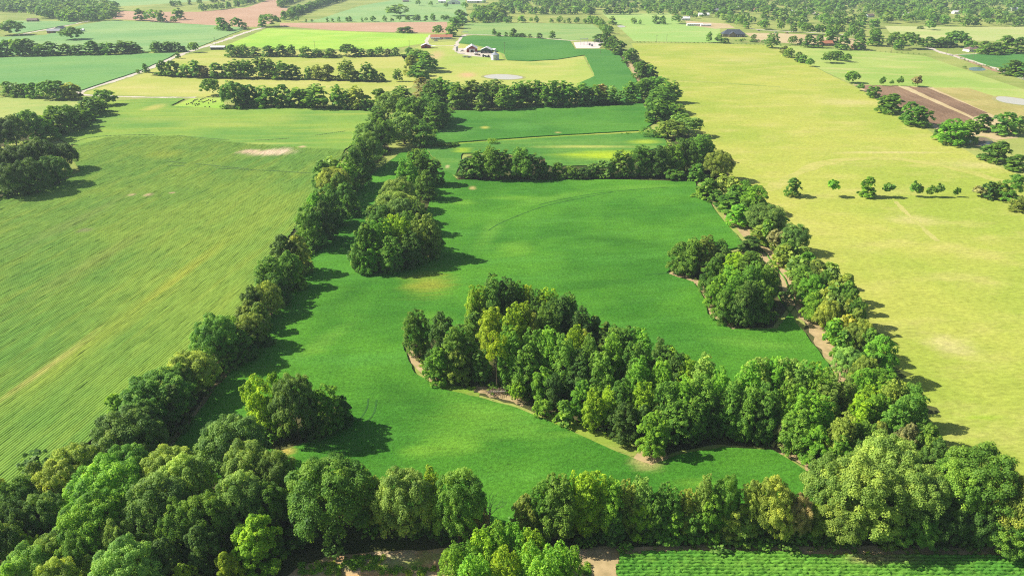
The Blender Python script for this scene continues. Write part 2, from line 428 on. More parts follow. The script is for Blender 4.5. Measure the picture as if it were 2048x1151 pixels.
m_top = field_mat('upper_crop', (0.050, 0.180, 0.022), (0.080, 0.235, 0.028), (0.12, 0.265, 0.036), row=0.0, big=0.012, med=0.08, streak=9.0, fine=1.1, fine_amt=0.6, mott=0.2, spots=TS)
sheet('soybean_field', wpoly([(872, 240), (900, 222), (985, 224), (1060, 216), (1150, 210), (1285, 209), (1300, 225), (1312, 243), (1285, 262), (1180, 268), (1060, 275), (960, 282), (850, 291), (866, 262)]),
      0.7, m_top, (), 0.7, 0.4, 'green crop field below the far tree belt with a weedy ditch along its near edge', 'field')
SS = [spot(925, 302, 26, 6, (0.30, 0.42, 0.03), 0.9), spot(1215, 312, 130, 12, (0.36, 0.48, 0.02), 1.0), spot(1180, 295, 140, 4, (0.42, 0.44, 0.10), 0.8), spot(1290, 285, 45, 6, (0.34, 0.44, 0.04), 0.9), spot(895, 335, 6, 4, (0.5, 0.42, 0.2), 0.9)]
m_strip = field_mat('strip_crop', (0.065, 0.200, 0.030), (0.105, 0.250, 0.038), (0.19, 0.32, 0.05), row=0.02, big=0.014, med=0.09, streak=10.0, fine=1.1, fine_amt=0.6, mott=0.2, spots=SS)
sheet('soybean_field', wpoly([(852, 296), (960, 286), (1060, 279), (1190, 271), (1290, 266), (1325, 272), (1335, 292), (1240, 318), (1215, 332), (1095, 334), (1090, 318), (1000, 306), (925, 308), (912, 352), (886, 343)]),
      0.6, m_strip, (), 0.6, 0.4, 'lime and green crop strip between the weedy ditch and the clump of trees', 'field')
m_ditch = field_mat('weeds', (0.22, 0.36, 0.04), (0.40, 0.42, 0.08), (0.16, 0.30, 0.04), fine=0.9, streak=3)
ribbon('ditch_verge', wpoly([(850, 294), (960, 285), (1060, 277), (1190, 269), (1290, 264)]), 6.0, 0.05, m_ditch, 'bright weedy ditch line between two crop fields', 'ditch')

# ---- pasture on the right
m_past = field_mat('dry_pasture', (0.295, 0.370, 0.052), (0.390, 0.410, 0.076), (0.49, 0.44, 0.14), row=0.1, big=0.011, med=0.06, streak=2.2, fine=0.9, fine_amt=0.6, med_amt=0.6, mott=0.16, mscale=0.2,
                   spots=[spot(1830, 440, 70, 14, (0.55, 0.47, 0.2), 0.6), spot(1700, 205, 90, 8, (0.54, 0.46, 0.20), 0.6), spot(1900, 690, 60, 30, (0.56, 0.48, 0.22), 0.6), spot(1650, 130, 60, 8, (0.40, 0.46, 0.06), 0.6),
                          spot(1960, 330, 90, 10, (0.54, 0.46, 0.2), 0.6), spot(1480, 120, 60, 8, (0.5, 0.45, 0.16), 0.5), spot(1970, 835, 50, 8, (0.28, 0.42, 0.03), 0.7), spot(1430, 160, 70, 5, (0.32, 0.38, 0.05), 0.5), spot(1780, 305, 150, 3, (0.54, 0.46, 0.2), 0.7)])
sheet('pasture', wpoly([(1262, 87), (1400, 87), (1545, 90), (1600, 120), (1660, 150), (1706, 172), (1790, 218), (1880, 275), (1990, 330), (2080, 370), (2200, 480), (2500, 760), (2600, 1100), (2250, 1200),
                        (2000, 1010), (1900, 960), (1850, 860), (1760, 740), (1660, 600), (1560, 460), (1450, 350), (1390, 260), (1330, 190), (1290, 130)]),
      0.03, m_past, (), 0, 0.4, 'broad yellow green pasture spreading beyond the long eastern treeline', 'pasture')
m_past2 = field_mat('green_pasture', (0.25, 0.38, 0.07), (0.34, 0.43, 0.10), (0.48, 0.45, 0.17), row=-0.2, big=0.008, med=0.04, streak=3.0, fine=0.5, fine_amt=0.3, med_amt=0.7)
sheet('pasture', wpoly([(1548, 91), (1640, 95), (1760, 104), (1850, 112), (1960, 150), (2080, 190), (2200, 260), (2200, 300), (2050, 235), (1996, 240), (1862, 176), (1706, 168), (1660, 148), (1600, 118)]),
      0.04, m_past2, (), 0, 0.5, 'greener pasture above the ploughed plot with single trees', 'pasture')
m_tan = field_mat('stubble', (0.47, 0.36, 0.19), (0.52, 0.42, 0.24), (0.40, 0.34, 0.14), row=-0.6, med=0.08, streak=5, fine=0.6, fine_amt=0.3)
sheet('bare_plot', wpoly([(1705, 169), (1866, 175), (1998, 230), (2040, 275), (1960, 285), (1880, 262), (1790, 214)]), 0.06, m_tan, (), 0, 0.4, 'tan stubble plot with dark ploughed strips', 'plot')
m_plow = field_mat('ploughed_soil', (0.185, 0.115, 0.070), (0.26, 0.165, 0.10), (0.34, 0.23, 0.14), row=ang_of((1708, 169), (1878, 252)), med=0.2, streak=8, fine=0.7, fine_amt=0.6, bstr=1.0)
sheet('ploughed_strip', wpoly([(1708, 170), (1794, 172), (1945, 238), (1920, 252), (1878, 254), (1786, 206)]), 0.10, m_plow, (), 0, 0.5, 'wider dark ploughed strip beside the row of hedge trees', 'ploughed strip')
sheet('ploughed_strip', wpoly([(1816, 174), (1853, 175), (1976, 226), (1946, 234)]), 0.10, m_plow, (), 0, 0.5, 'narrower dark ploughed strip between tan stubble bands', 'ploughed strip')
m_olive = field_mat('olive_grass', (0.33, 0.29, 0.09), (0.42, 0.36, 0.13), (0.30, 0.33, 0.08), fine=0.5, streak=2)
sheet('rough_plot', wpoly([(1866, 176), (1936, 176), (2100, 228), (2100, 262), (2000, 236)]), 0.08, m_olive, (), 0, 0.5, 'brownish rough grass plot beside the pale pond', 'plot')
m_crop_far = field_mat('far_crop', (0.055, 0.180, 0.038), (0.080, 0.225, 0.044), (0.11, 0.26, 0.055), row=0.3, med=0.05, streak=8, fine=0.5, fine_amt=0.25)
sheet('soybean_field', wpoly([(1915, 111), (1965, 109), (2200, 108), (2200, 150), (2048, 140), (1985, 134)]), 0.7, m_crop_far, (), 0.7, 0.5, 'dark green crop beside the pale road in the upper right', 'field')
sheet('verge', wpoly([(1905, 112), (1916, 110), (1990, 135), (2060, 150), (2060, 160), (1985, 142)]), 0.05, plain('red_verge', (0.48, 0.30, 0.17), 0.4, 0.1), (), 0, 0.4, 'reddish bare verge between road and dark crop', 'verge')
m_pale = field_mat('pale_field', (0.36, 0.44, 0.13), (0.46, 0.47, 0.19), (0.52, 0.46, 0.22), row=0.0, big=0.006, med=0.03, streak=7, fine=0.3, fine_amt=0.25)
sheet('hay_field', wpoly([(1770, 52), (1900, 54), (2200, 55), (2200, 84), (1960, 82), (1820, 78), (1780, 66)]), 0.05, m_pale, (), 0, 0.8, 'pale hay field in front of the wooded suburb', 'field')
sheet('hay_field', wpoly([(1205, 28), (1340, 27), (1360, 47), (1420, 46), (1440, 58), (1440, 85), (1268, 83), (1235, 52)]), 0.05,
      field_mat('light_pasture', (0.27, 0.43, 0.10), (0.34, 0.46, 0.13), (0.44, 0.47, 0.16), big=0.006, med=0.03, streak=4, fine=0.35, fine_amt=0.25), (), 0, 0.8, 'light green meadow above the yellow pasture', 'field')
sheet('bare_plot', wpoly([(1370, 42), (1455, 48), (1470, 56), (1430, 58), (1375, 50)]), 0.08, m_tan, (), 0, 0.8, 'tan yard around the long white sheds', 'plot')
sheet('bare_plot', wpoly([(1490, 66), (1560, 67), (1640, 71), (1730, 80), (1720, 92), (1600, 88), (1510, 83)]), 0.08, m_tan, (), 0, 0.8, 'tan stubble field beyond the slate-roofed house', 'plot')

# ---- upper middle: farmstead
m_farm = field_mat('farm_pasture', (0.30, 0.40, 0.07), (0.40, 0.43, 0.10), (0.50, 0.44, 0.17), row=0.1, big=0.01, med=0.05, streak=5, fine=0.5, fine_amt=0.28, spots=[spot(935, 150, 26, 7, (0.55, 0.36, 0.18), 0.95), spot(870, 112, 22, 14, (0.5, 0.36, 0.18), 0.8), spot(1075, 128, 50, 4, (0.20, 0.33, 0.06), 0.6)])
sheet('pasture', wpoly([(800, 108), (848, 88), (905, 82), (1000, 106), (1010, 121), (1060, 124), (1166, 112), (1188, 153), (1158, 166), (1160, 205), (880, 215), (840, 160)]), 0.05, m_farm, (), 0, 0.5, 'yellow green pasture around the pond below the red barn', 'pasture')
m_c1 = field_mat('farm_crop', (0.055, 0.190, 0.030), (0.078, 0.230, 0.036), (0.12, 0.27, 0.045), row=0.15, big=0.009, med=0.05, streak=7, fine=0.6, fine_amt=0.28)
sheet('soybean_field', wpoly([(917, 87), (926, 75), (945, 72), (1020, 74), (1140, 83), (1150, 99), (1208, 99), (1235, 107), (1252, 130), (1272, 160), (1284, 200), (1236, 212), (1166, 212), (1160, 167), (1190, 153),
                              (1170, 111), (1112, 120), (1058, 123), (1015, 121), (1008, 108), (985, 100), (950, 90)]), 0.7, m_c1, (), 0.7, 0.5, 'dark green crop between the red barn and the substation', 'field')
sheet('hay_field', wpoly([(930, 47), (1000, 45), (1100, 47), (1185, 49), (1205, 62), (1200, 78), (1142, 81), (1020, 71), (945, 69), (925, 66)]), 0.06,
      field_mat('grey_meadow', (0.19, 0.33, 0.09), (0.26, 0.37, 0.11), (0.34, 0.40, 0.14), big=0.008, med=0.04, streak=6, fine=0.4, fine_amt=0.25), (), 0, 0.7, 'soft green meadow behind the farmstead hedge', 'field')
m_brown = field_mat('bare_brown', (0.44, 0.27, 0.17), (0.50, 0.32, 0.21), (0.40, 0.26, 0.16), row=0.05, big=0.007, med=0.04, streak=8, fine=0.4, fine_amt=0.15)
sheet('bare_field', wpoly([(560, 46), (700, 46), (895, 44), (892, 66), (800, 65), (690, 62), (560, 53)]), 0.06, m_brown, (), 0, 0.5, 'flat reddish brown bare field above the lime field', 'field')
sheet('bare_field', wpoly([(225, 22), (330, 24), (400, 24), (495, 15), (545, -3), (590, -6), (562, 15), (592, 20), (575, 32), (545, 45), (520, 54), (480, 54), (380, 48), (225, 38)]), 0.06, m_brown, (), 0, 0.8, 'long reddish brown bare field near the top hedge', 'field')
sheet('bare_field', wpoly([(615, 12), (640, 2), (665, -3), (640, 8)]), 0.06, m_brown, (), 0, 0.6, 'small brown bare triangle between distant hedges', 'field')
sheet('meadow', wpoly([(535, 57), (690, 63), (800, 67), (862, 69), (848, 87), (775, 99), (575, 99), (452, 91)]), 0.06,
      field_mat('lime_meadow', (0.26, 0.47, 0.05), (0.36, 0.53, 0.07), (0.46, 0.53, 0.12), row=0.1, big=0.01, med=0.06, streak=4, fine=0.5, fine_amt=0.25), (), 0, 0.5, 'bright lime green meadow below the brown bare field', 'field')
m_lf = field_mat('blue_crop', (0.125, 0.290, 0.080), (0.160, 0.325, 0.088), (0.21, 0.35, 0.10), row=0.35, big=0.008, med=0.035, streak=10, fine=0.5, fine_amt=0.2)
sheet('soybean_field', wpoly([(-260, 124), (0, 116), (180, 110), (352, 107), (335, 118), (276, 144), (215, 164), (156, 184), (130, 178), (0, 172), (-260, 178)]), 0.8, m_lf, (), 0.8, 0.5, 'smooth blue green crop bordered by the pale gravel road', 'field')
m_lf2 = field_mat('pale_crop', (0.17, 0.33, 0.11), (0.24, 0.38, 0.13), (0.33, 0.42, 0.17), row=0.2, big=0.007, med=0.03, streak=8, fine=0.4, fine_amt=0.2)
sheet('soybean_field', wpoly([(-200, 80), (30, 74), (90, 71), (170, 49), (215, 42), (300, 45), (420, 51), (494, 57), (372, 104), (240, 104), (0, 112), (-260, 120)]), 0.6, m_lf2, (), 0.6, 0.6, 'pale green field holding the lone farm at the upper left', 'field')
sheet('soybean_field', wpoly([(20, 42), (160, 43), (150, 48), (36, 68), (20, 66)]), 0.5, m_lf2, (), 0.5, 0.6, 'small pale green field behind the farm driveway', 'field')
m_far_f = field_mat('far_meadow', (0.20, 0.36, 0.12), (0.27, 0.40, 0.14), (0.33, 0.43, 0.17), big=0.006, med=0.03, streak=6, fine=0.3, fine_amt=0.2)
sheet('meadow', wpoly([(600, 44), (640, 38), (720, 12), (800, -2), (930, -6), (935, 45), (700, 45)]), 0.05, m_far_f, (), 0, 0.8, 'far green field between the diagonal hedge and the sheds', 'field')
sheet('meadow', wpoly([(230, 14), (420, 2), (430, -8), (200, -8), (30, -6), (40, 12)]), 0.05, m_far_f, (), 0, 0.8, 'far green field beyond the top left woods', 'field')
m_pastL = field_mat('west_pasture', (0.33, 0.39, 0.07), (0.43, 0.43, 0.11), (0.52, 0.46, 0.18), row=0.0, big=0.01, med=0.05, streak=6, fine=0.5, fine_amt=0.28)
sheet('pasture', wpoly([(160, 188), (280, 150), (362, 112), (440, 98), (575, 101), (700, 104), (835, 110), (840, 160), (790, 200), (600, 200), (440, 195), (300, 192)]), 0.05, m_pastL, (), 0, 0.5, 'yellow pasture crossed by two tree hedges', 'pasture')
sheet('pasture', wpoly([(-260, 196), (0, 194), (140, 198), (158, 196), (190, 200), (150, 225), (60, 245), (-260, 290)]), 0.05,
      field_mat('west_meadow', (0.27, 0.37, 0.09), (0.36, 0.41, 0.11), (0.43, 0.42, 0.14), row=0.3, med=0.05, streak=7, fine=0.5, fine_amt=0.25), (), 0, 0.5, 'pale meadow between two dark hedges at the left edge', 'pasture')
sheet('cemetery_lawn', wpoly([(343, 214), (382, 197), (445, 195), (450, 216), (430, 218)]), 0.06, field_mat('lawn', (0.26, 0.45, 0.05), (0.34, 0.48, 0.07), (0.45, 0.42, 0.13), fine=0.6, med=0.1, streak=2, fine_amt=0.25), (), 0, 0.3, 'bright green cemetery lawn beside the dark tree clump', 'lawn')

# ---- near ground, paths, dirt
m_dirt = plain('field_dirt', (0.50, 0.375, 0.195), 0.45, 0.35, 0.95, 0.5, c2=(0.33, 0.25, 0.12))
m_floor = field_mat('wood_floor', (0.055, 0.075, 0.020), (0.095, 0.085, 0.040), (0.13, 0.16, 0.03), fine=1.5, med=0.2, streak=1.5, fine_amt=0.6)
m_gold = field_mat('woodside_grass', (0.16, 0.28, 0.03), (0.26, 0.34, 0.05), (0.36, 0.30, 0.12), fine=1.2, med=0.15, streak=2, fine_amt=0.5)
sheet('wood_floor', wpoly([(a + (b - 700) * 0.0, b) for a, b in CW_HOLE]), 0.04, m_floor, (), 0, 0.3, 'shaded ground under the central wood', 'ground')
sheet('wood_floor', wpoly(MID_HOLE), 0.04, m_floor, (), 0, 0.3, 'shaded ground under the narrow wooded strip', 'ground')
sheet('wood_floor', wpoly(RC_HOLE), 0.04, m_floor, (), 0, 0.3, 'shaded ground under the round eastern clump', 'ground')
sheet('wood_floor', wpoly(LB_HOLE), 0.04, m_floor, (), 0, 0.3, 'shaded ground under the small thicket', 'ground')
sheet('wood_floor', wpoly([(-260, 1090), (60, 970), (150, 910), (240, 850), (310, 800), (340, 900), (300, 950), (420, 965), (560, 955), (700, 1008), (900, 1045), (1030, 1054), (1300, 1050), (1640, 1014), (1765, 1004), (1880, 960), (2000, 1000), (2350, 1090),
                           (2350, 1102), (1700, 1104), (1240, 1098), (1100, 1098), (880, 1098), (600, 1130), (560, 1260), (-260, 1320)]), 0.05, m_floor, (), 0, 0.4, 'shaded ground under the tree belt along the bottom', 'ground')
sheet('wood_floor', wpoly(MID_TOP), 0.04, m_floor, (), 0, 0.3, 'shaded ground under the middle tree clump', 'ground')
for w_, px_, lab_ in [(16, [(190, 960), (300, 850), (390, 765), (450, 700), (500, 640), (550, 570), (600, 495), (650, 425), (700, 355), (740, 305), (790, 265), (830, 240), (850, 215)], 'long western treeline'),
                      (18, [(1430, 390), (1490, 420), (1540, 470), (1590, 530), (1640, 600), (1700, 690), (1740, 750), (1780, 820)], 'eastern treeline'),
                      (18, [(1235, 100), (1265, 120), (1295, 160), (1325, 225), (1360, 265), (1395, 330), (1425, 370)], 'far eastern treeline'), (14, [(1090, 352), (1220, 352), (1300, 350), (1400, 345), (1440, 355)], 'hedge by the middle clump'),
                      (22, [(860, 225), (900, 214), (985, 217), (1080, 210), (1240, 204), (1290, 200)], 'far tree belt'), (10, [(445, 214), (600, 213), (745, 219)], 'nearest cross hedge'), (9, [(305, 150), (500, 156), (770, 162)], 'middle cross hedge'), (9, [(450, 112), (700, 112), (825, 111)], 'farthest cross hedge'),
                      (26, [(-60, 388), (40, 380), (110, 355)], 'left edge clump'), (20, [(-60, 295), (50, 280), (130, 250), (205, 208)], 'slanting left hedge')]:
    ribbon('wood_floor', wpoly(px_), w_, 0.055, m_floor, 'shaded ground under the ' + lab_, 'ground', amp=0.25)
m_rough = field_mat('rough_clearing', (0.60, 0.33, 0.15), (0.56, 0.43, 0.26), (0.17, 0.40, 0.03), big=0.09, fine=1.3, med=0.16, streak=1.6, fine_amt=0.5, med_amt=0.9)
sheet('clearing', wpoly([(560, 1160), (600, 1130), (680, 1108), (880, 1096), (1000, 1096), (1240, 1096), (1225, 1100), (1232, 1180), (1225, 1260), (560, 1260)]), 0.07, m_rough, (), 0, 0.3, 'reddish bare clearing with green weeds at the bottom edge', 'clearing')
sheet('dirt_margin', wpoly([(1180, 1094), (1350, 1090), (1600, 1092), (1900, 1094), (2400, 1094), (2400, 1112), (1900, 1113), (1760, 1128), (1700, 1113), (1500, 1106), (1240, 1112), (1235, 1180), (1215, 1260), (1160, 1260), (1165, 1120)]), 0.09, m_dirt, (), 0, 0.4, 'tan dirt margin between tree belt and row crop', 'dirt')
m_rows = field_mat('row_crop', (0.085, 0.260, 0.030), (0.14, 0.33, 0.038), (0.20, 0.38, 0.05), row=0.0, big=0.05, med=0.5, fine=3.0, streak=2, fine_amt=0.55,
                   spots=[spot(1760, 1120, 110, 14, (0.34, 0.27, 0.12), 0.8)])
rowp = [(1232, 1112), (1280, 1106), (1500, 1104), (1700, 1110), (1900, 1112), (2400, 1110), (2400, 1280), (1225, 1280)]
row_field('row_crop', wpoly(rowp), ang_of((1300, 1120), (2000, 1122)), 0.80, 0.4, m_rows, 0.12, 0.7, 'leafy crop rows in the bottom right corner', 'field', 0.16)
def path(px, w, lab, m=m_dirt, z=0.06, name='dirt_path', cat='path'):
    return ribbon(name, wpoly(px), w, z, m, lab, cat, amp=0.2)
path([(1400, 385), (1438, 408), (1459, 430), (1500, 468), (1535, 504), (1556, 535), (1576, 565), (1602, 610), (1627, 652), (1656, 688), (1678, 720), (1693, 758), (1705, 790)], 6.5, 'winding tan dirt track along the eastern treeline', z=0.08)
path([(330, 915), (380, 845), (425, 786), (460, 745), (497, 705), (560, 605)], 2.4, 'shaded dirt track along the western treeline')
path([(1336, 545), (1360, 549), (1395, 562), (1415, 590), (1420, 620), (1435, 645), (1470, 657)], 2.8, 'tan dirt edge curving round the eastern clump', z=0.07)
path([(816, 690), (825, 715), (850, 745), (880, 768)], 2.4, 'tan dirt edge at the western tip of the central wood', z=0.07)
path([(950, 775), (990, 788), (1040, 803), (1050, 806)], 2.8, 'tan dirt edge near the brush pile', z=0.07)
path([(1100, 830), (1170, 862), (1230, 890), (1275, 905)], 4.5, 'bright grassy verge along the central wood', m_gold, 0.07, 'grass_verge', 'verge')
path([(870, 770), (920, 782), (960, 785)], 4.0, 'grassy verge below the western end of the central wood', m_gold, 0.065, 'grass_verge', 'verge')
path([(1275, 905), (1300, 915), (1335, 912)], 6.0, 'tan bare patch under the lone front tree', m_dirt, 0.075)
path([(1535, 886), (1575, 901), (1612, 922), (1650, 944), (1670, 958)], 3.6, 'tan dirt edge under the southern wood', z=0.08)
path([(862, 445), (866, 415), (870, 385), (876, 360)], 2.4, 'dirt strip behind the narrow wooded strip', z=0.07)
path([(1310, 245), (1318, 232), (1302, 218), (1290, 212)], 3.0, 'dirt edge of the upper crop by the treeline', z=0.07)
path([(1250, 118), (1262, 128), (1270, 150), (1280, 162)], 4.0, 'dirt edge beside the far treeline', z=0.07)
m_gravel = plain('gravel_road', (0.62, 0.55, 0.45), 0.25, 0.3, 0.95, 0.2)
def road(px, w, lab, z=0.09): return path(px, w, lab, m_gravel, z, 'gravel_road', 'road')
road([(152, 190), (165, 181), (215, 166), (280, 145), (335, 120), (372, 105), (440, 84), (500, 62), (530, 55)], 7.0, 'pale gravel road slanting between the crop and pasture')
road([(152, 189), (220, 193), (300, 195), (392, 195)], 4.0, 'straight farm track leading to the cemetery')
road([(36, 70), (90, 60), (150, 48), (175, 43), (185, 40)], 6.0, 'pale driveway to the lone farm')
road([(914, 104), (911, 95), (916, 84), (927, 72), (933, 69)], 6.0, 'curving white driveway to the red barn')
road([(911, 92), (880, 92), (855, 92), (852, 80), (862, 70)], 4.5, 'side lane to the ranch house')
road([(933, 69), (1000, 71), (1060, 74), (1142, 82), (1205, 84)], 4.5, 'thin lane from the farm gate to the substation')
road([(1850, 94), (1880, 104), (1910, 113), (1960, 126), (2005, 142), (2048, 158), (2120, 182)], 7.0, 'pale country road in the upper right')
road([(1900, 111), (1930, 109), (1960, 108)], 5.0, 'short drive to the brown-roofed house')
road([(1612, 14), (1622, 24), (1645, 34), (1668, 43)], 9.0, 'winding pale street in the wooded suburb')
road([(1500, 58), (1560, 63), (1640, 66), (1720, 72)], 6.0, 'pale yard road under the shade trees')
sheet('farm_yard', wpoly([(905, 96), (930, 97), (950, 102), (985, 106), (985, 116), (940, 112), (915, 107)]), 0.07, m_gravel, (), 0, 0.5, 'pale gravel farmyard in front of the red barn', 'yard')
sheet('gravel_pad', wpoly([(1147, 85), (1172, 84), (1209, 85), (1198, 97), (1152, 97)]), 0.08, plain('pad_gravel', (0.70, 0.60, 0.55), 0.15, 0.3, 0.95, 0.2), (), 0, 0.2, 'pale gravel pad of the small substation', 'gravel pad')
m_trail = field_mat('trail', (0.46, 0.43, 0.14), (0.40, 0.41, 0.10), None, fine=0.8)
path([(1790, 402), (1812, 425), (1845, 455), (1875, 482)], 2.2, 'faint worn trail crossing the yellow pasture', m_trail, 0.05)
m_mown = field_mat('mown_grass', (0.39, 0.40, 0.09), (0.45, 0.43, 0.12), (0.32, 0.37, 0.06), fine=0.6, med=0.2, streak=3, med_amt=0.9)
path([(1520, 385), (1560, 368), (1610, 338), (1660, 324), (1720, 316), (1790, 317), (1880, 330), (1960, 350), (2040, 372)], 6.0, 'faint curved mowing band above the single trees', m_mown, 0.05, 'mown_band', 'mown band')
path([(1345, 160), (1400, 163), (1470, 168), (1560, 174)], 5.0, 'faint darker drill line across the upper yellow pasture', field_mat('drill_grass', (0.24, 0.32, 0.05), (0.32, 0.36, 0.08), (0.36, 0.38, 0.09), fine=0.6), 0.05, 'mown_band', 'mown band')

# ---- wheel tracks pressed into the crop
m_track = plain('flattened_crop', (0.034, 0.140, 0.016), 0.4, 1.0, 0.95, 0.2)
m_track2 = plain('flattened_pale_crop', (0.11, 0.22, 0.045), 0.4, 1.0, 0.95, 0.2)
TR = [[(955, 510), (953, 480), (972, 452), (1037, 424), (1092, 404), (1217, 382), (1380, 372)], [(962, 515), (960, 482), (980, 455), (1042, 428), (1100, 408), (1222, 385)],
      [(737, 796), (734, 819), (717, 841)], [(753, 799), (750, 825), (733, 844)], [(1340, 545), (1310, 548), (1290, 549)]]
for t in TR: ribbon('wheel_track', wpoly(t, 0.7), 0.42, 0.74, m_track, parent=crop, dash=0.28)
for t in [[(136, 298), (140, 288), (170, 276), (210, 271), (330, 268), (480, 283), (600, 275), (690, 262)], [(330, 322), (420, 330), (520, 340), (620, 346)],
          [(335, 330), (430, 336), (560, 342)]]:
    ribbon('crop_gap', wpoly(t, 0.75), 0.8, 0.82, m_track2, 'dark gap line between sown rows of the striped field', 'crop gap', dash=0.35)

# ---- ponds
def water(name, c, rough=0.08):
    k = NT(name); p = k.pos()
    return k.finish(c4(c), rough, k.noise(p, 0.8, 3), 0.05, 0.05, 0.5)
m_water = water('pond_water', (0.52, 0.50, 0.42), 0.35)
m_wbrown = water('brown_water', (0.26, 0.20, 0.14), 0.12)
m_bank = field_mat('pond_bank', (0.36, 0.32, 0.14), (0.25, 0.30, 0.07), (0.45, 0.36, 0.2), fine=0.8)
def pond(px, lab, m=m_water, grow=3.0):
    w = smooth_poly(wpoly(px), 2); c = np.mean(np.array(w), axis=0)
    big = []
    for p in w:
        d = np.array(p) - c; L = np.linalg.norm(d); big.append(tuple(c + d * (L + grow) / L))
    sheet('pond_bank', big, 0.11, m_bank, (), 0, 0.7, 'grassy bank of the ' + lab, 'bank')
    sheet('pond', w, 0.16, m, (), 0, 0.5, lab, 'pond')
pond([(968, 152), (985, 149), (1015, 149), (1045, 153), (1046, 157), (1020, 160), (985, 158), (968, 155)], 'pale oval pond below the red barn')
pond([(1990, 196), (2000, 192), (2060, 200), (2110, 208), (2100, 216), (2020, 208), (1995, 202)], 'grey pond beside the brownish rough plot')
pond([(1935, 280), (1960, 272), (1990, 282), (1975, 292), (1945, 292)], 'brown pond under the hedge trees', m_wbrown)
pond([(1936, 136), (1955, 134), (1972, 138), (1970, 142), (1940, 142)], 'small teal pond in the green pasture', water('teal_water', (0.10, 0.20, 0.17), 0.2), 2.0)
pond([(1232, 52), (1245, 51), (1253, 54), (1240, 56)], 'tiny pale pond in the light meadow', m_water, 2.0)

# ------------------------------------------------------------------ trees: prototypes
def unit(n, rng):
    v = rng.normal(size=(n, 3)); return v / np.linalg.norm(v, axis=1, keepdims=True)
def leaf_quads(C, N, S, rng):
    t = np.cross(N, unit(len(C), rng)); t /= np.linalg.norm(t, axis=1, keepdims=True) + 1e-9
    b = np.cross(N, t)
    a = S[:, None] * 0.5; asp = rng.uniform(0.55, 1.0, (len(C), 1))
    fold = N * (S[:, None] * rng.uniform(-0.12, 0.22, (len(C), 1)))
    V = np.stack([C - t * a, C + b * a * asp + fold, C + t * a, C - b * a * asp + fold], 1).reshape(-1, 3)
    i = np.arange(len(C))[:, None] * 4
    return V, np.concatenate([i, i + 1, i + 2, i + 3], 1)
def foliage(lobes, n, size, rng, bumps=11, upness=0.6, shade_amt=0.26):
    """leaves on sub-clumps on lobes; lobes (k,4) = centre, radius"""
    L = np.asarray(lobes, float); k = len(L)
    bd = unit(k * bumps, rng).reshape(k, bumps, 3)
    bd[:, :, 2] = np.abs(bd[:, :, 2]) * 0.9 + bd[:, :, 2] * 0.1
    bd /= np.linalg.norm(bd, axis=2, keepdims=True)
    br = L[:, 3][:, None] * rng.uniform(0.28, 0.46, (k, bumps))
    bc = L[:, None, :3] + bd * (L[:, 3][:, None, None] * rng.uniform(0.55, 0.85, (k, bumps, 1)))
    bc = bc.reshape(-1, 3); br = br.ravel(); bdir = bd.reshape(-1, 3)
    bsh = rng.normal(0, shade_amt * 0.6, len(bc)) + np.repeat(rng.normal(0, shade_amt * 0.4, k), bumps)
    w = br ** 2; w /= w.sum()
    m = int(n * 1.7)
    idx = rng.choice(len(bc), m, p=w)
    d = unit(m, rng); d[:, 2] = d[:, 2] + upness * 0.6; d += bdir[idx] * 0.45
    d /= np.linalg.norm(d, axis=1, keepdims=True)
    P = bc[idx] + d * (br[idx] * rng.uniform(0.65, 1.12, m))[:, None]
    dist = np.linalg.norm(P[:, None, :] - L[None, :, :3], axis=2) / L[None, :, 3] if m * k < 4e6 else None
    if dist is None:
        keep = np.ones(m, bool)
        for q in range(k):
            keep &= np.linalg.norm(P - L[q, :3], axis=1) > 0.58 * L[q, 3]
    else: keep = dist.min(axis=1) > 0.58
    keep &= P[:, 2] > 0.1
    P = P[keep][:n]; idx = idx[keep][:n]; d = d[keep][:n]
    N = d * 0.75 + unit(len(P), rng) * 0.55 + np.array([0, 0, upness]); N /= np.linalg.norm(N, axis=1, keepdims=True)
    S = size * rng.uniform(0.65, 1.35, len(P))
    V, Q = leaf_quads(P, N, S, rng)
    sh = np.clip(1.0 + bsh[idx] + rng.normal(0, shade_amt * 0.55, len(P)), 0.45, 1.75)
    return V, Q, np.repeat(sh, 4)
def lobes_round(H, Wd, rng, n=30, base=0.16):
    out = []; a = Wd / 2; zc = H * (base + (1 - base) * 0.42); up = H - zc; dn = zc - H * base
    ga = math.pi * (3 - math.sqrt(5)); ph = rng.uniform(0, 6)
    lean = rng.uniform(-0.08, 0.08, 2) * Wd
    for i in range(n):
        z = 1 - 2 * (i + 0.5) / n * 0.80; r = math.sqrt(max(0, 1 - z * z)); th = i * ga + ph
        rad = rng.uniform(0.13, 0.205) * Wd
        k = rng.uniform(0.86, 1.08)
        zz = zc + (z * (up - rad * 0.8) * k if z > 0 else z * dn)
        out.append((math.cos(th) * r * (a - rad) * k + lean[0] * z, math.sin(th) * r * (a - rad) * k + lean[1] * z, zz, rad))
    for i in range(5):
        th = rng.uniform(0, 6.28); out.append((math.cos(th) * a * 0.3, math.sin(th) * a * 0.3, zc + rng.uniform(-0.2, 0.25) * up, Wd * 0.2))
    return out
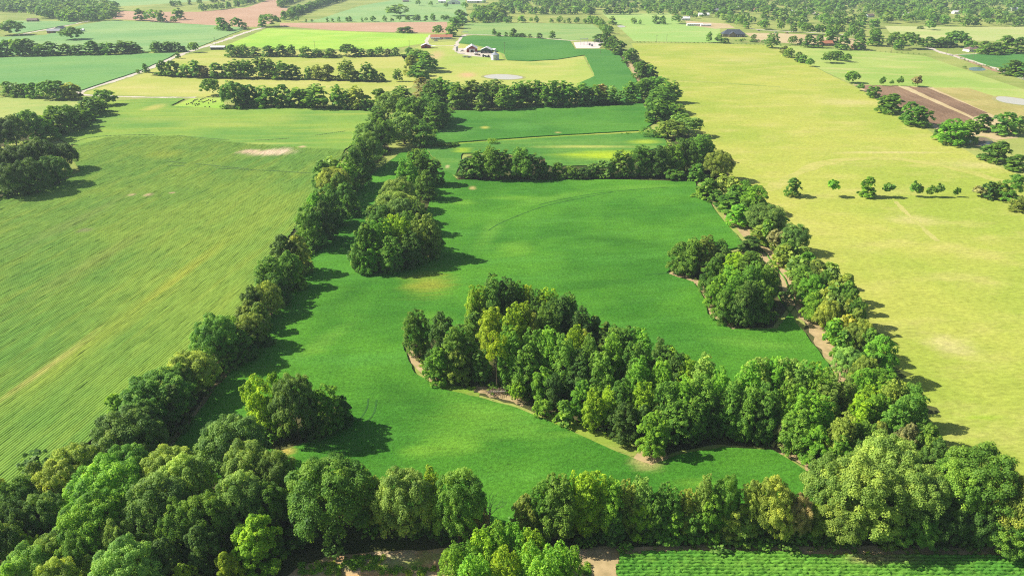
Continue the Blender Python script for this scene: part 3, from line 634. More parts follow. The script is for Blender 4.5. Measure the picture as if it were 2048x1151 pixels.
def lobes_tall(H, Wd, rng, plumes=8, base=0.02):
    out = []; a = Wd / 2
    for p in range(plumes):
        th = p * 2.4 + rng.uniform(-0.4, 0.4); rr = a * (0.0 if p == 0 else rng.uniform(0.35, 0.62))
        top = H * (1.0 if p == 0 else rng.uniform(0.84, 1.0)); z = H * (base + rng.uniform(0, 0.14))
        k = 10
        for i in range(k):
            t = (i + 0.5) / k
            r = Wd * (0.10 + 0.10 * math.sin(math.pi * min(1, t * 1.05 + 0.08)) ** 0.8) * (1.10 - 0.30 * t) * rng.uniform(0.85, 1.2) + 0.1
            r = max(r, (top - z) / k * 0.62)
            spread = 0.78 + 0.35 * math.sin(math.pi * min(1.0, 0.25 + 0.75 * t))
            out.append((math.cos(th) * rr * spread + rng.normal(0, Wd * .03), math.sin(th) * rr * spread + rng.normal(0, Wd * .03), z + (top - z - r * .8) * t + r * .2, r))
    return out
def lobes_hedge(H, Wd, rng, n=24):
    out = []; a = Wd / 2
    for i in range(n):
        th = rng.uniform(0, 6.28); t = rng.uniform(0, 1) ** 0.8
        env = (0.95 if t < 0.45 else 0.95 * math.sqrt(max(0.05, 1 - ((t - 0.45) / 0.6) ** 2)))
        rad = Wd * rng.uniform(0.12, 0.22) * (1.1 - 0.35 * t)
        rr = max(0, a * env - rad) * rng.uniform(0.55, 1.05)
        out.append((math.cos(th) * rr, math.sin(th) * rr, H * (0.10 + 0.86 * t) - rad * (0.6 if t > .8 else 0.1), rad))
    for i in range(8):
        th = i * 0.785 + rng.uniform(-.3, .3); out.append((math.cos(th) * a * 0.62, math.sin(th) * a * 0.62, H * rng.uniform(0.08, 0.22), Wd * rng.uniform(0.14, 0.2)))
    for t in (0.25, 0.5, 0.72): out.append((rng.normal(0, .06) * Wd, rng.normal(0, .06) * Wd, H * t, Wd * 0.23 * (1.15 - 0.5 * t)))
    out.append((0, 0, H * 0.90, Wd * 0.12))
    return out
def trunk_mesh(name, H, Wd, lobes, rng, r0=None, top=0.62, limbs=8, mat=None):
    mb = MB(); r0 = r0 or 0.022 * H
    n = 5; prev = Vector((0, 0, -0.3)); pr = r0 * 1.35; bx, by = rng.normal(0, 0.02 * H, 2)
    joints = []
    for i in range(1, n + 1):
        t = i / n; q = Vector((bx * t * t + rng.normal(0, .004) * H, by * t * t + rng.normal(0, .004) * H, H * top * t)); r = r0 * (1 - 0.72 * t)
        mb.tube(prev, q, pr, r, 7, i == n); joints.append((q, r)); prev, pr = q, r
    L = sorted(lobes, key=lambda l: -l[3])
    pick = [L[i] for i in rng.choice(len(L), min(limbs, len(L)), replace=False)]
    for l in pick:
        P = Vector(l[:3]); q, r = min(joints[1:], key=lambda j: abs(j[0].z - P.z * 0.62))
        mid = q.lerp(P, 0.55) + Vector((0, 0, -0.03 * H))
        mb.tube(q, mid, r * 0.55, r * 0.33, 5, False); mb.tube(mid, P, r * 0.33, r * 0.1, 5, False)
    me = bpy.data.meshes.new(name); me.from_pydata(mb.v, [], mb.f); me.update(); me.materials.append(mat or M_BARK)
    return me
def dead_mesh(name, H, seed):
    r = random.Random(seed); mb = MB()
    def grow(a, d, L, rad, lev):
        b = a + d * L; mb.tube(a, b, rad, rad * 0.62, 5 if lev < 2 else 3, False)
        if lev >= 5 or rad < 0.012: return
        for _ in range(2 if lev else 3):
            nd = (d + Vector((r.gauss(0, .45), r.gauss(0, .45), r.gauss(0.12, .3)))).normalized()
            grow(a + d * L * r.uniform(.6, 1.0), nd, L * r.uniform(.6, .85), rad * .6, lev + 1)
        if lev == 0: grow(b, (d + Vector((r.gauss(0, .12), r.gauss(0, .12), .3))).normalized(), L * .8, rad * .62, 1)
    grow(Vector((0, 0, -0.2)), Vector((0, 0, 1)), H * 0.30, H * 0.022, 0)
    me = bpy.data.meshes.new(name); me.from_pydata(mb.v, [], mb.f); me.update(); me.materials.append(M_BARK_PALE)
    return me

PROTO = {}      # shape -> list of (H, W, trunk mesh, crown mesh); far shapes -> list of (H, W, V, Q, shade)
def proto(shape, H, Wd, lob, n, size, seed, far=520, far_size=1.0, limbs=8, top=0.62, r0=None, **kw):
    rng = np.random.default_rng(seed)
    L = lob(H, Wd, rng)
    V, Q, sh = foliage(L, n, size, rng, **kw)
    cm = mesh_np('crown', V, Q, M_LEAF, False, {'shade': ('FLOAT', sh)})
    tm = trunk_mesh('trunk', H, Wd, L, rng, r0, top, limbs)
    PROTO.setdefault(shape, []).append((H, Wd, tm, cm))
    Vm, Qm, shm = foliage(L, far * 11, far_size * 0.62, rng, bumps=8, **kw)
    mm = mesh_np('crown', Vm, Qm, M_LEAF, False, {'shade': ('FLOAT', shm)})
    PROTO.setdefault(shape + '_mid', []).append((H, Wd, tm, mm))
    PROTO.setdefault(shape + '_far', []).append((H, Wd) + foliage(L, int(far * 1.0), far_size * 2.0, rng, bumps=4, **kw))
    PROTO.setdefault(shape + '_wood', []).append((H, Wd) + foliage(L, 140, far_size * 3.4, rng, bumps=3, **kw))
for s in range(4): proto('O', 16, 17, lambda h, w, r: lobes_round(h, w, r, 36, 0.08), 42000, 0.34, 11 + s, far=850, far_size=1.15)
for s in range(4): proto('T', 18, 10, lobes_tall, 27000, 0.32, 21 + s)
for s in range(4): proto('H', 14, 11, lobes_hedge, 23000, 0.32, 31 + s)
for s in range(2): proto('Y', 8, 6.5, lambda h, w, r: lobes_tall(h, w, r, 8, 0.06), 9000, 0.27, 41 + s, far=250, far_size=0.7, limbs=10)
for s in range(2): proto('S', 4, 6, lambda h, w, r: lobes_round(h, w, r, 14, 0.02), 6000, 0.28, 51 + s, far=130, far_size=0.47, limbs=4)
for s in range(2): proto('L', 9, 6, lambda h, w, r: lobes_round(h, w, r, 11, 0.42), 2600, 0.30, 61 + s, far=250, limbs=9, r0=0.16, upness=0.2)
for s in range(3): proto('P', 9, 5, lambda h, w, r: lobes_tall(h, w, r, 3, 0.28), 1300, 0.28, 71 + s, far=160, limbs=9, r0=0.13, upness=0.2)
def lobes_cone(H, Wd, rng):
    return [(rng.normal(0, .05) + math.cos(i * 2.4) * Wd * .26 * (1 - i / 24), math.sin(i * 2.4) * Wd * .26 * (1 - i / 24), H * (0.06 + 0.9 * i / 24), Wd * (0.05 + 0.23 * (1 - i / 24))) for i in range(24)]
for s in range(1): proto('C', 12, 5, lobes_cone, 8000, 0.28, 81 + s, far=300, limbs=3, top=0.9)
DEAD = [dead_mesh('branches', 12, 5), dead_mesh('branches', 12, 9)]

COLR = {'d': (0.130, 0.250, 0.040), 'g': (0.190, 0.360, 0.042), 'm': (0.235, 0.460, 0.038), 's': (0.265, 0.415, 0.078), 'o': (0.330, 0.430, 0.065),
        'l': (0.335, 0.530, 0.028), 'y': (0.380, 0.530, 0.030), 'b': (0.390, 0.380, 0.130), 'k': (0.450, 0.480, 0.060), 'e': (0.300, 0.470, 0.080)}
CNAME = {'d': 'dark green', 'g': 'mid green', 'm': 'fresh green', 's': 'greyish green', 'o': 'olive green', 'l': 'lime green', 'y': 'yellow green', 'b': 'brownish', 'k': 'golden', 'e': 'light green'}
SNAME = {'O': ('broad_tree', 'broad round tree'), 'T': ('tall_tree', 'tall upright tree'), 'H': ('hedge_tree', 'bushy tree'), 'Y': ('young_tree', 'feathery young tree'), 'S': ('shrub', 'low shrub'),
         'L': ('small_tree', 'bare-trunked small tree'), 'P': ('sparse_tree', 'thin sparse tree'), 'C': ('conifer_tree', 'narrow dark evergreen'), 'D': ('dead_tree', 'bare dead tree')}

# x of the top, y of the top, y of the base, crown width (photo pixels), shape+colour
PLACES = [
('bottom left wood', """
135 889 985 95 Oo|240 897 990 90 Og|105 928 1030 90 Oo|190 936 1060 150 Om|30 962 1060 80 Og|80 985 1090 80 Os|15 1010 1115 80 Od|170 1005 1130 130 Om|325 902 1005 105 Oo|295 962 1100 120 Os|355 925 1045 110 Oe
228 1048 1150 70 Os|42 1065 1150 55 Hy|95 1072 1170 75 Os|150 1070 1175 75 Og|235 1095 1230 125 Os|293 1098 1180 34 Co|45 1100 1210 95 Oe|92 1128 1240 85 Oo|175 1108 1190 60 Ho|360 1130 1210 60 Hl
450 833 960 125 Os|490 888 1010 100 Os|540 905 1020 80 Os|565 922 1025 60 Hg|655 921 1072 175 Og|465 955 1080 100 Os|520 965 1072 90 Og|445 995 1100 60 Ho|405 985 1110 95 Og|390 1050 1160 80 Hd|427 1020 1120 45 D
502 1033 1138 100 Hl|445 1103 1180 58 Hy|-30 1000 1100 90 Og|-20 1060 1170 90 Od|320 1080 1185 80 Hd|600 985 1070 80 Hg|10 1130 1240 70 Hl|-40 950 1050 70 Oo|345 1010 1130 90 Og|60 925 1015 60 Ho"""),
('bottom tree belt', """
740 962 1058 64 Oo|720 945 1020 34 Hs|800 943 1075 118 Os|857 932 1040 48 Ty|912 950 1085 105 Og|975 980 1065 60 D|955 985 1060 45 Hb|905 1090 1170 58 Ym|938 1085 1160 55 Ym|965 1060 1150 62 Yl|985 1043 1140 62 Ym|1030 1046 1140 62 Ym
1065 1055 1150 58 Yl|1060 1090 1190 64 Ym|1010 1095 1195 74 Yl|1115 1085 1180 72 Ym|950 1110 1210 74 Ym|1145 1090 1185 54 Ym|1090 1110 1220 74 Ym|1115 945 1075 80 Tg|1050 990 1075 66 Ho|1085 960 1075 60 Hg|1190 940 1070 78 Tl|1162 940 1068 56 Ty
1225 952 1070 60 Tm|1290 950 1065 54 Te|1258 957 1060 48 To|1285 1005 1075 54 Hl|1338 963 1070 54 Tg|1352 1008 1078 56 Hm|1378 975 1070 48 To|1415 947 1068 46 Te|1428 985 1080 60 Hm|1455 952 1065 58 Og|1510 960 1068 60 Ho|1560 962 1075 80 Oo|1600 990 1075 64 Ob
1465 1000 1075 62 Ho|1490 1035 1085 48 Ho|1390 1015 1080 50 Hg|1315 985 1075 50 Hg|1225 1010 1080 60 Hd|1640 1005 1075 40 Hl|1535 1010 1078 50 Hd"""),
('bottom right wood', """
1785 872 1010 125 Os|1680 920 1050 110 Oe|1745 930 1070 150 Oe|1840 935 1060 125 Oe|1690 990 1075 110 Oo|1785 1015 1085 66 He|1838 1015 1090 90 Og|1985 905 1050 150 Og|1930 935 1060 115 Og|2045 955 1080 120 Oo|1900 1000 1080 90 Od|2020 1020 1095 95 Og
1865 848 960 74 Hg|1825 848 955 56 Hb|1960 1000 1080 90 Od|2075 1000 1100 110 Og"""),
('southern central wood', """
1605 805 905 62 Tg|1652 790 900 62 Tm|1698 822 930 62 To|1690 870 945 62 Hm|1728 790 890 54 Tl|1765 785 890 62 Tm|1800 800 910 64 Tg|1838 775 895 72 Tg|1735 840 930 56 Tg|1768 845 920 54 Ho|1503 720 860 62 Tm|1520 712 830 66 Te|1556 710 830 62 Tm|1580 712 835 54 Te
1607 715 840 54 Te|1640 722 845 60 Tm|1508 770 880 58 Tg|1540 765 880 62 Tg|1532 800 885 50 Hd|1590 762 885 58 Tm|1622 775 900 66 Tm|1572 832 895 40 Hb|1584 846 886 56 Hl|1628 850 897 56 Ho|1668 866 916 46 Hl|1668 735 825 48 Ts|1660 770 870 56 To|1700 755 835 54 To
1737 735 810 54 Tm|1776 738 815 58 Tm|1795 758 850 54 To|1830 765 850 58 Tg|1748 770 850 50 Tl|1470 760 868 58 Tg|1447 732 850 52 Tm|1430 795 872 50 Hd|1478 828 875 44 Hm|1412 707 815 62 Te|1412 745 860 66 Tg|1378 710 805 48 Tl|1372 748 860 62 Tm|1358 705 800 48 Td
1345 690 760 24 Tl|1640 850 930 60 Hm|1720 880 950 50 Hg|1885 880 985 60 Hd"""),
('central wood', """
830 615 715 54 Tg|880 622 735 66 Hd|872 695 765 58 Hm|918 645 755 66 Tg|915 690 762 54 Ho|953 567 660 48 Ty|985 546 660 54 Tg|1015 552 655 50 Td|1035 558 655 40 Tg|1052 566 655 34 Ty|1072 575 660 44 Tg|1095 573 660 46 Tl|1138 583 670 54 Tg|1120 590 680 54 Td|948 625 685 50 Hg
985 610 710 54 Ty|1027 604 720 54 Tl|1050 602 710 46 Tl|1062 618 715 40 Tk|1097 600 700 54 Tg|1162 613 700 52 Td|1192 628 700 34 Cd|1212 640 710 34 Cd|992 663 778 46 Ly|960 695 765 34 Td|1020 650 765 58 Tm|1050 690 785 54 Tg|1070 655 765 54 Tg|1100 652 770 58 Tm
1128 665 790 54 Tg|1087 733 800 54 Hm|1150 648 760 50 Tl|1172 656 750 30 Tk|1180 668 775 54 Tg|1160 700 800 58 Td|1200 700 810 62 Tg|1225 665 775 54 Tm|1232 650 750 54 Tg|1258 648 750 58 Tg|1285 655 755 54 Tm|1210 728 815 44 Tl|1188 775 860 40 Ty|1220 775 850 48 Tl
1165 760 835 50 Hm|1322 675 780 50 Td|1340 690 790 58 Tg|1278 680 790 58 Tg|1282 713 820 60 Tm|1328 716 825 56 Tm|1338 760 865 62 Tg|1290 760 860 50 Tl|1252 805 880 64 Hd|1312 822 908 64 Hm|1290 808 880 46 Hd|1318 805 870 48 Ho|1355 800 880 62 Tg|1245 755 850 50 Tg
1110 745 815 40 Hd|1035 765 800 34 Sl|1085 800 832 40 Sm|1130 800 850 40 Hg|1392 790 880 54 Tg"""),
('eastern treeline', """
1769 672 760 73 Hm|1701 700 755 57 Os|1714 650 715 55 Oo|1701 628 685 40 Hk|1733 640 710 42 Oo|1675 635 685 36 Hm|1661 600 660 46 Oo|1636 583 640 49 Hm|1676 590 650 44 Os|1708 577 650 42 Hg|1703 600 660 36 Ho|1679 565 625 44 Hg|1746 690 760 55 Hg|1736 715 780 49 Oo
1493 360 410 54 Hm|1515 370 425 60 Hm|1465 385 422 54 Hg|1418 357 395 50 Hg|1455 353 395 54 Oo|1405 372 395 38 Hg|1435 380 408 34 Hg|1483 408 450 54 Hm|1535 410 468 76 Os|1558 425 465 46 Hm|1594 450 505 55 Os|1526 450 485 44 Ho|1561 460 500 42 Ob|1571 490 530 46 Ho|1608 493 525 36 Ho
1601 510 560 46 He|1639 520 570 57 Ho|1611 530 590 49 Hg|1666 525 575 46 Ho|1694 548 605 46 Ho|1633 550 610 57 Hm|1671 560 615 49 Ho|1716 615 680 42 Ho|1540 440 488 42 Hg|1580 480 525 40 Hg|1620 505 555 44 Hm|1652 540 600 46 Hg|1700 560 625 42 Hg|1720 595 665 42 Hg|1745 655 725 46 Hg|1695 660 720 42 Hg|1655 575 640 40 Ho|1475 370 412 44 Hg|1500 395 440 44 Hg"""),
('round eastern clump', """
1367 483 545 56 Hg|1390 475 550 50 Tg|1415 470 545 54 To|1440 478 540 46 Tg|1503 473 502 46 Hd|1450 495 555 54 Hd|1475 503 570 54 Tl|1508 500 580 54 Tg|1430 515 590 54 Hg|1466 530 620 54 Tm|1543 522 610 54 Tg|1512 520 620 54 Tg|1478 550 640 54 Tm|1525 560 645 58 Hg|1500 560 650 54 Td|1455 580 645 48 Hg|1440 550 620 50 Hm"""),
('far eastern treeline', """
1262 97 126 32 Hd|1285 122 157 34 Hg|1302 128 158 30 Hg|1262 162 203 36 Td|1293 155 195 40 Tg|1318 152 187 36 Tg|1325 172 240 60 Tg|1338 160 205 38 Tg|1318 200 243 48 Hg|1360 225 262 34 Te|1378 235 272 48 Os|1345 242 278 48 Oo|1325 248 275 28 Hg|1298 255 273 36 Sd
1405 268 325 56 Tg|1375 275 345 48 Td|1348 283 350 48 Tg|1320 290 352 44 Td|1285 288 352 48 Tg|1245 298 352 44 Tg|1210 320 354 38 Ts|1188 325 354 28 Hd|1440 303 360 56 Oo|1395 328 362 34 Hg|1350 338 359 44 Sg|1240 82 110 30 Hg|1215 62 95 30 Hd|1225 72 100 26 Hg|1198 68 84 24 Hd|1350 205 245 40 Tg"""),
('middle tree clump', """
935 315 355 42 Hd|955 300 357 40 Tg|980 291 358 48 Tg|1003 298 358 44 Tg|1040 292 358 52 Tg|1070 305 358 44 Td|1088 325 357 30 Hg|1115 325 357 34 Hg|1140 333 357 34 Sg|1165 335 357 36 Sd|985 276 288 20 Sl|880 283 293 22 Sm|905 284 293 26 Sm"""),
('narrow wooded strip', """
832 295 375 52 Tg|862 315 372 46 Tg|812 315 385 48 Tm|795 358 425 68 Os|785 385 450 84 Os|750 410 465 64 Hg|812 420 500 42 Tg|782 425 530 50 Tl|757 435 535 54 Tm|803 432 530 46 Tl|848 425 520 58 To|727 445 540 54 Hg|718 470 546 46 Hg|742 470 542 50 Tm|865 445 515 42 Tg|820 460 535 46 Td|780 470 545 50 Tg|765 410 478 60 Hg|800 398 468 60 Os|740 440 510 50 Hm|850 340 400 46 Hg|835 400 470 44 Hg|730 485 548 44 Hm|830 475 528 44 Hg"""),
('long western treeline', """
303 750 848 125 Og|247 822 925 125 Od|370 706 790 98 Oo|420 636 730 88 Og|495 625 695 62 Oo|405 705 765 46 Ho|465 632 700 44 Hl|532 566 630 56 Oo|498 570 640 50 Hd|492 600 655 54 Ho|552 565 608 44 Hd|530 512 590 58 Tg|560 470 552 60 Hd|592 468 547 50 Ho|585 522 578 40 Hl|612 405 500 66 Hg
640 400 482 54 Hd|655 368 452 62 Hg|690 365 432 54 Hg|665 335 397 66 Oo|640 320 387 48 Hg|705 298 377 62 Hg|722 285 347 50 Hg|735 262 332 54 Os|660 312 362 44 He|732 245 302 58 Os|755 212 282 54 Tg|785 185 242 58 Os|805 225 292 66 Os|855 188 262 62 Tg|870 200 272 54 Tg|800 170 217 50 Td|845 240 293 50 Hg|868 158 226 46 Tg
575 500 575 50 Hg|545 545 610 46 Hg|512 605 665 46 Ho|630 385 460 50 Hm|675 345 415 50 Hg|690 320 385 46 Hm|715 275 340 46 Hg|745 235 300 46 Hg|480 660 720 50 Hg|455 680 735 44 Hg|350 735 815 60 Og|280 800 890 60 Hg|225 785 830 36 Hm|440 660 715 40 Hd|825 195 255 60 Og|765 240 300 50 Og|335 770 860 60 Hd|520 640 690 40 Hd"""),
('western track thicket', """
505 748 868 70 Hl|545 745 870 54 Hl|578 752 880 84 Os|645 768 860 70 Hm|615 790 872 54 Hd|680 790 850 40 Hd"""),
('far tree belt', """
985 158 222 56 Tg|962 185 221 30 Hs|1035 162 216 42 Tg|1055 160 215 38 Tg|1076 160 215 38 Td|1098 162 214 38 Tg|1120 160 213 38 Td|1137 165 212 34 Tg|1163 165 210 38 Tg|1188 170 209 38 Td|1222 170 208 38 Ts|1203 168 206 34 Tb|940 160 216 46 To|915 165 216 40 Tg|898 160 221 36 Td|880 155 216 42 Tg|846 155 202 42 Hb|1010 170 219 36 Td"""),
('dark farm clump', """
835 97 156 42 Tg|852 103 156 38 Tg|822 110 158 32 Ho|838 122 161 42 Td|795 137 163 15 Tg"""),
('nearest cross hedge', """
417 157 191 34 Od|463 163 219 52 Od|497 170 214 34 Hg|525 170 214 44 Hd|560 170 214 38 Hd|590 175 215 38 Hg|628 166 216 50 Tg|673 169 218 32 Tg|690 178 219 26 Ts|711 169 220 32 To|732 190 221 28 Hd|757 177 216 38 Hg|608 178 215 30 Hd|480 180 217 34 Hd"""),
('middle cross hedge', """
322 121 151 24 Hd|342 122 153 28 Hd|368 128 154 28 Hg|387 120 155 26 Td|405 131 155 28 Hb|430 126 156 28 Hd|450 128 156 24 Hd|468 117 157 30 Td|487 118 157 28 Td|517 114 157 34 Td|537 117 157 28 Td|560 121 158 34 Hd|586 128 158 28 Hd|615 132 159 16 Tg|632 128 160 25 To|652 129 160 32 Ho|690 118 161 32 To|711 142 162 22 Hg|732 123 163 26 Tg|748 137 163 18 Tg|762 146 162 15 Hg"""),
('farthest cross hedge', """
460 89 114 24 Hd|475 91 115 22 Hd|487 88 115 18 Tg|508 93 112 22 Hd|535 91 113 28 Hd|560 88 113 24 Hg|582 89 113 18 Td|609 92 115 22 Hd|633 97 114 24 Hg|658 97 115 28 Hd|697 88 113 30 Od|718 95 113 22 Hd|740 98 113 20 Hd|757 93 113 17 Td|776 97 112 15 Hb|790 95 112 15 Hg|817 94 112 17 Hg"""),
('left edge clump', """
30 290 358 60 Od|75 280 348 62 Od|120 288 340 54 Od|3 300 370 60 Od|100 312 370 56 Od|-40 290 365 70 Od|55 318 387 60 Od|15 328 394 56 Od"""),
('slanting left hedge', """
15 232 296 54 Od|50 222 290 50 Od|80 232 282 44 Hd|115 210 264 56 Od|142 213 256 44 Hd|175 197 233 42 Od|205 180 212 36 Od|-20 235 300 60 Od|155 210 245 40 Hd|98 225 272 40 Hd|190 195 225 34 Hd"""),
('road bend hedge', """
12 163 191 30 Hd|30 165 193 26 Hd|45 167 194 24 Hd|60 165 196 26 Hd|88 162 198 34 Od|112 162 199 34 Hd|135 165 199 32 Ho|148 172 196 20 Hd"""),
('yellow pasture tree row', """
1590 355 392 32 Hg|1669 361 393 22 Lm|1742 354 393 34 Hm|1779 368 394 20 Lg|1833 362 393 16 Pg|1843 369 394 12 Ps|1866 371 393 15 Ps|1880 367 393 15 Ps|1916 375 393 11 Pg|1960 372 394 20 Pb|1985 365 396 34 Hd|2008 368 398 30 Ho|2035 348 402 50 Hg|1998 362 396 26 Hs|2045 395 422 40 Ho"""),
('ploughed plot hedge', """
1786 187 226 46 Hg|1826 204 246 34 Hg|1845 212 252 46 Hg|1915 236 288 54 Hm|1942 240 284 40 Hg|1898 240 280 36 Hg|1968 228 262 38 Hg|2018 226 268 50 Hg|1750 170 195 24 Hg|1707 143 166 27 Og|1724 167 182 12 Ps|2005 282 325 46 Hg|1985 288 320 36 Hd|2040 310 340 40 Hg|1775 195 222 26 Hg|2040 232 262 34 Hs"""),
]
FARROWS = """
10 80 113 32 Hd|30 78 114 30 Od|53 77 114 32 Hd|75 88 113 27 Hd|98 83 112 32 Hd|130 87 111 28 Hd|153 88 111 27 Hd|182 81 110 36 Hd|210 83 110 30 Hd|240 81 108 36 Td|258 82 107 30 Hd|275 92 106 17 Hd|310 81 105 26 Td|332 82 104 24 Td|350 83 104 20 Td|365 92 104 14 Hd
385 85 105 18 Od|354 103 117 9 Hg|288 127 145 14 Hg|274 138 147 7 Hd|15 42 72 42 Od|138 55 80 36 Od|-15 85 114 34 Hd
275 18 42 22 Hd|300 20 44 26 Od|320 22 45 17 Hd|355 17 40 20 Hd|345 33 45 12 Hd|440 35 61 26 Hd|472 35 59 21 Od|455 47 63 15 Hd|487 45 58 13 Hd|537 28 55 36 Od|522 38 55 14 Hd
920 20 45 26 Hd|910 35 57 26 Hd|903 50 73 22 Hg|875 51 70 19 Od|920 30 50 20 Hd|813 53 66 26 Hd|800 55 66 16 Hd|795 10 44 38 Od
988 57 72 9 Td|997 64 74 10 Hd|1012 64 74 8 Hd|1026 57 74 16 Hd|1045 66 74 14 Hd|1060 68 75 8 Hd|1079 66 77 12 Hd|1105 61 77 12 Hg|1035 67 75 14 Hd
1268 35 48 10 Ts|1280 38 49 6 Ts|1312 31 48 14 Hg|1325 32 48 12 Hd|1329 40 49 7 Hd|1356 30 48 20 Od|1225 33 50 16 Hs|1421 63 85 12 Td|1440 65 85 16 Te|1452 76 87 14 Hg|1509 69 84 13 Hs|1547 65 96 24 Te|1587 72 90 16 Os|1602 76 90 10 Hs|1640 70 96 20 Hd
1620 70 95 24 Hd|1663 58 92 30 Hd|1690 72 100 24 Hg|1722 74 100 24 Hd|1755 65 92 28 Hd|1800 78 100 18 Hd|1825 66 98 34 Od|1862 74 95 24 Hd|1885 74 95 26 Hd|1920 63 94 40 Od|1905 70 94 26 Hd|1945 80 102 22 Hd|1975 82 109 30 Hg|2015 71 109 36 Hd|2045 75 108 36 Hd|1995 85 110 30 Hg
1680 102 121 18 Hd|1695 108 124 16 Od|1660 104 126 24 Od|1622 117 133 14 Od|1608 108 126 16 Hd|1600 104 124 16 Hg|1580 95 115 20 Ho|1570 92 106 18 Ho|1672 102 120 18 Od|1862 42 60 18 Og|1768 154 172 9 Pg|1785 160 171 6 Pg|1803 153 172 9 Pg|1840 152 174 17 Pb|1832 162 172 11 Sd|1842 52 58 12 Hg
2030 120 150 40 Hg|2050 125 152 40 Hg|1575 100 112 14 Hd|1930 132 137 8 Sd|1960 130 135 9 Sd|2040 145 152 10 Sd
"""
def parse(txt):
    out = []
    for ln in txt.replace('\n', '|').split('|'):
        q = ln.split()
        if len(q) == 5: out.append((float(q[0]), float(q[1]), float(q[2]), float(q[3]), q[4][0], q[4][1:] or 'g'))
    return out
ORD = ['first', 'second', 'third', 'fourth', 'fifth', 'sixth', 'seventh', 'eighth', 'ninth', 'tenth', 'eleventh', 'twelfth', 'thirteenth', 'fourteenth', 'fifteenth', 'sixteenth', 'seventeenth', 'eighteenth', 'nineteenth', 'twentieth']
def ordinal(i):
    if i < 20: return ORD[i]
    n = i + 1
    return '%d%s' % (n, {1: 'st', 2: 'nd', 3: 'rd'}.get(n % 10, 'th') if n % 100 not in (11, 12, 13) else 'th')
rnd = random.Random(5)
def tint(code):
    c = COLR[code]; k = rnd.uniform(0.82, 1.20); h = rnd.uniform(-0.14, 0.06)
    return (c[0] * k * (1 + h), c[1] * k, c[2] * k * (1 - h * 0.5))
entries = []
for place, txt in PLACES:
    rows = sorted(parse(txt), key=lambda e: e[0])
    for i, e in enumerate(rows): entries.append((e, place, i, len(rows)))
for i, e in enumerate(parse(FARROWS)): entries.append((e, None, i, 0))
def area(e): return e[3] * (e[2] - e[1])
order = sorted([e for e in entries if e[1] and e[0][4] != 'S'], key=lambda e: -area(e[0]))
single = set(id(e) for e in order[:330]) | set(id(e) for e in entries if e[1] and e[0][4] == 'S')
stuff = []          # (x, y, H, W, shape, colour) of the far trees that are not told apart
BUILT = []
def lone(name, label, cat, group, P, H, Wm, shape, col, k):
    root = empty(name, P, rnd.uniform(0, 6.28)); tag(root, label, cat, group)
    if shape == 'D':
        o = link('branches', DEAD[k % 2], root); o.scale = (Wm / 8.0, Wm / 8.0, H / 11.0); return root
    far = P.y > 420
    h0, w0, tm, cm = PROTO[shape + ('_mid' if far else '')][k % len(PROTO[shape])]
    sc_ = (Wm / w0, Wm / w0, H / h0)
    t = link('trunk', tm, root); t.scale = sc_
    c = link('crown', cm, root); c.scale = sc_; c.color = (*tint('g' if far and col == 'd' else col), 1.0)
    return root
kk = 0
for e in entries:
    (x, yt, yb, wpx, shp, col), place, i, n = e
    P, H = tree_at(x, yt, yb)
    Wm = wpx * scale_at(P + Vector((0, 0, H * 0.6))) * (1.12 if P.y < 420 else 1.25)
    H = max(H, 2.0)
    if H > 19.5:
        H = 19.5; q = at(x, yt, H); P = Vector((q.x, q.y, 0.0))
        Wm = wpx * scale_at(q) * (1.12 if P.y < 420 else 1.25)
    if id(e) in single:
        nm, desc = SNAME[shp]
        if shp == 'D': lab = '%s, %s from left in the %s' % (desc, ordinal(i), place)
        else: lab = '%s %s, %s from left in the %s' % (CNAME[col], desc, ordinal(i), place)
        lone(nm, lab, 'shrub' if shp == 'S' else 'tree', 'trees of the ' + place, P, H, Wm, shp, col, kk)
        BUILT.append((P, H, Wm)); kk += 1
    else: stuff.append((P.x, P.y, H, Wm, shp if shp != 'D' else 'H', col))

# ---- far woods: seen as one mass
def wood(px, spacing, hmin=11, hmax=19, cols='ddgds', gaps=0.0):
    w = wpoly(px); A = np.array(w); x0, y0 = A.min(0); x1, y1 = A.max(0)
    n = int((x1 - x0) * (y1 - y0) / spacing ** 2)
    Pn = np.stack([RNG.uniform(x0, x1, n * 2), RNG.uniform(y0, y1, n * 2)], 1)
    Pn = Pn[pts_in_poly(Pn, w)]
    got = []
    cell = {}
    for p in Pn:
        ci = (int(p[0] // spacing), int(p[1] // spacing))
        if any((p[0] - q[0]) ** 2 + (p[1] - q[1]) ** 2 < (spacing * 0.75) ** 2 for a in (-1, 0, 1) for b in (-1, 0, 1) for q in cell.get((ci[0] + a, ci[1] + b), ())): continue
        cell.setdefault(ci, []).append(p); got.append(p)
    holes_ = [(rnd.uniform(x0, x1), rnd.uniform(y0, y1), rnd.uniform(16, 42)) for _ in range(int(n * gaps))]
    for p in got:
        if any((p[0] - q[0]) ** 2 + (p[1] - q[1]) ** 2 < q[2] ** 2 for q in holes_): continue
        h = rnd.uniform(hmin, hmax); stuff.append((p[0], p[1], h, h * rnd.uniform(0.95, 1.4), rnd.choice('OHHO'), rnd.choice(cols)))
def far_row(px, step, hmin, hmax, cols='ddgd', wid=0.9, jit=3.0):
    q = densify(wpoly(px), 0.0, step=step, closed=False)
    for p in q:
        if rnd.random() < 0.12: continue
        h = rnd.uniform(hmin, hmax); stuff.append((p[0] + rnd.gauss(0, jit), p[1] + rnd.gauss(0, jit), h, h * wid * rnd.uniform(0.8, 1.25), rnd.choice('HHTO'), rnd.choice(cols)))
wood([(-120, 22), (60, 26), (90, 38), (150, 45), (225, 42), (235, 18), (130, 6), (-120, -2)], 15, 11, 18, 'dddgs')
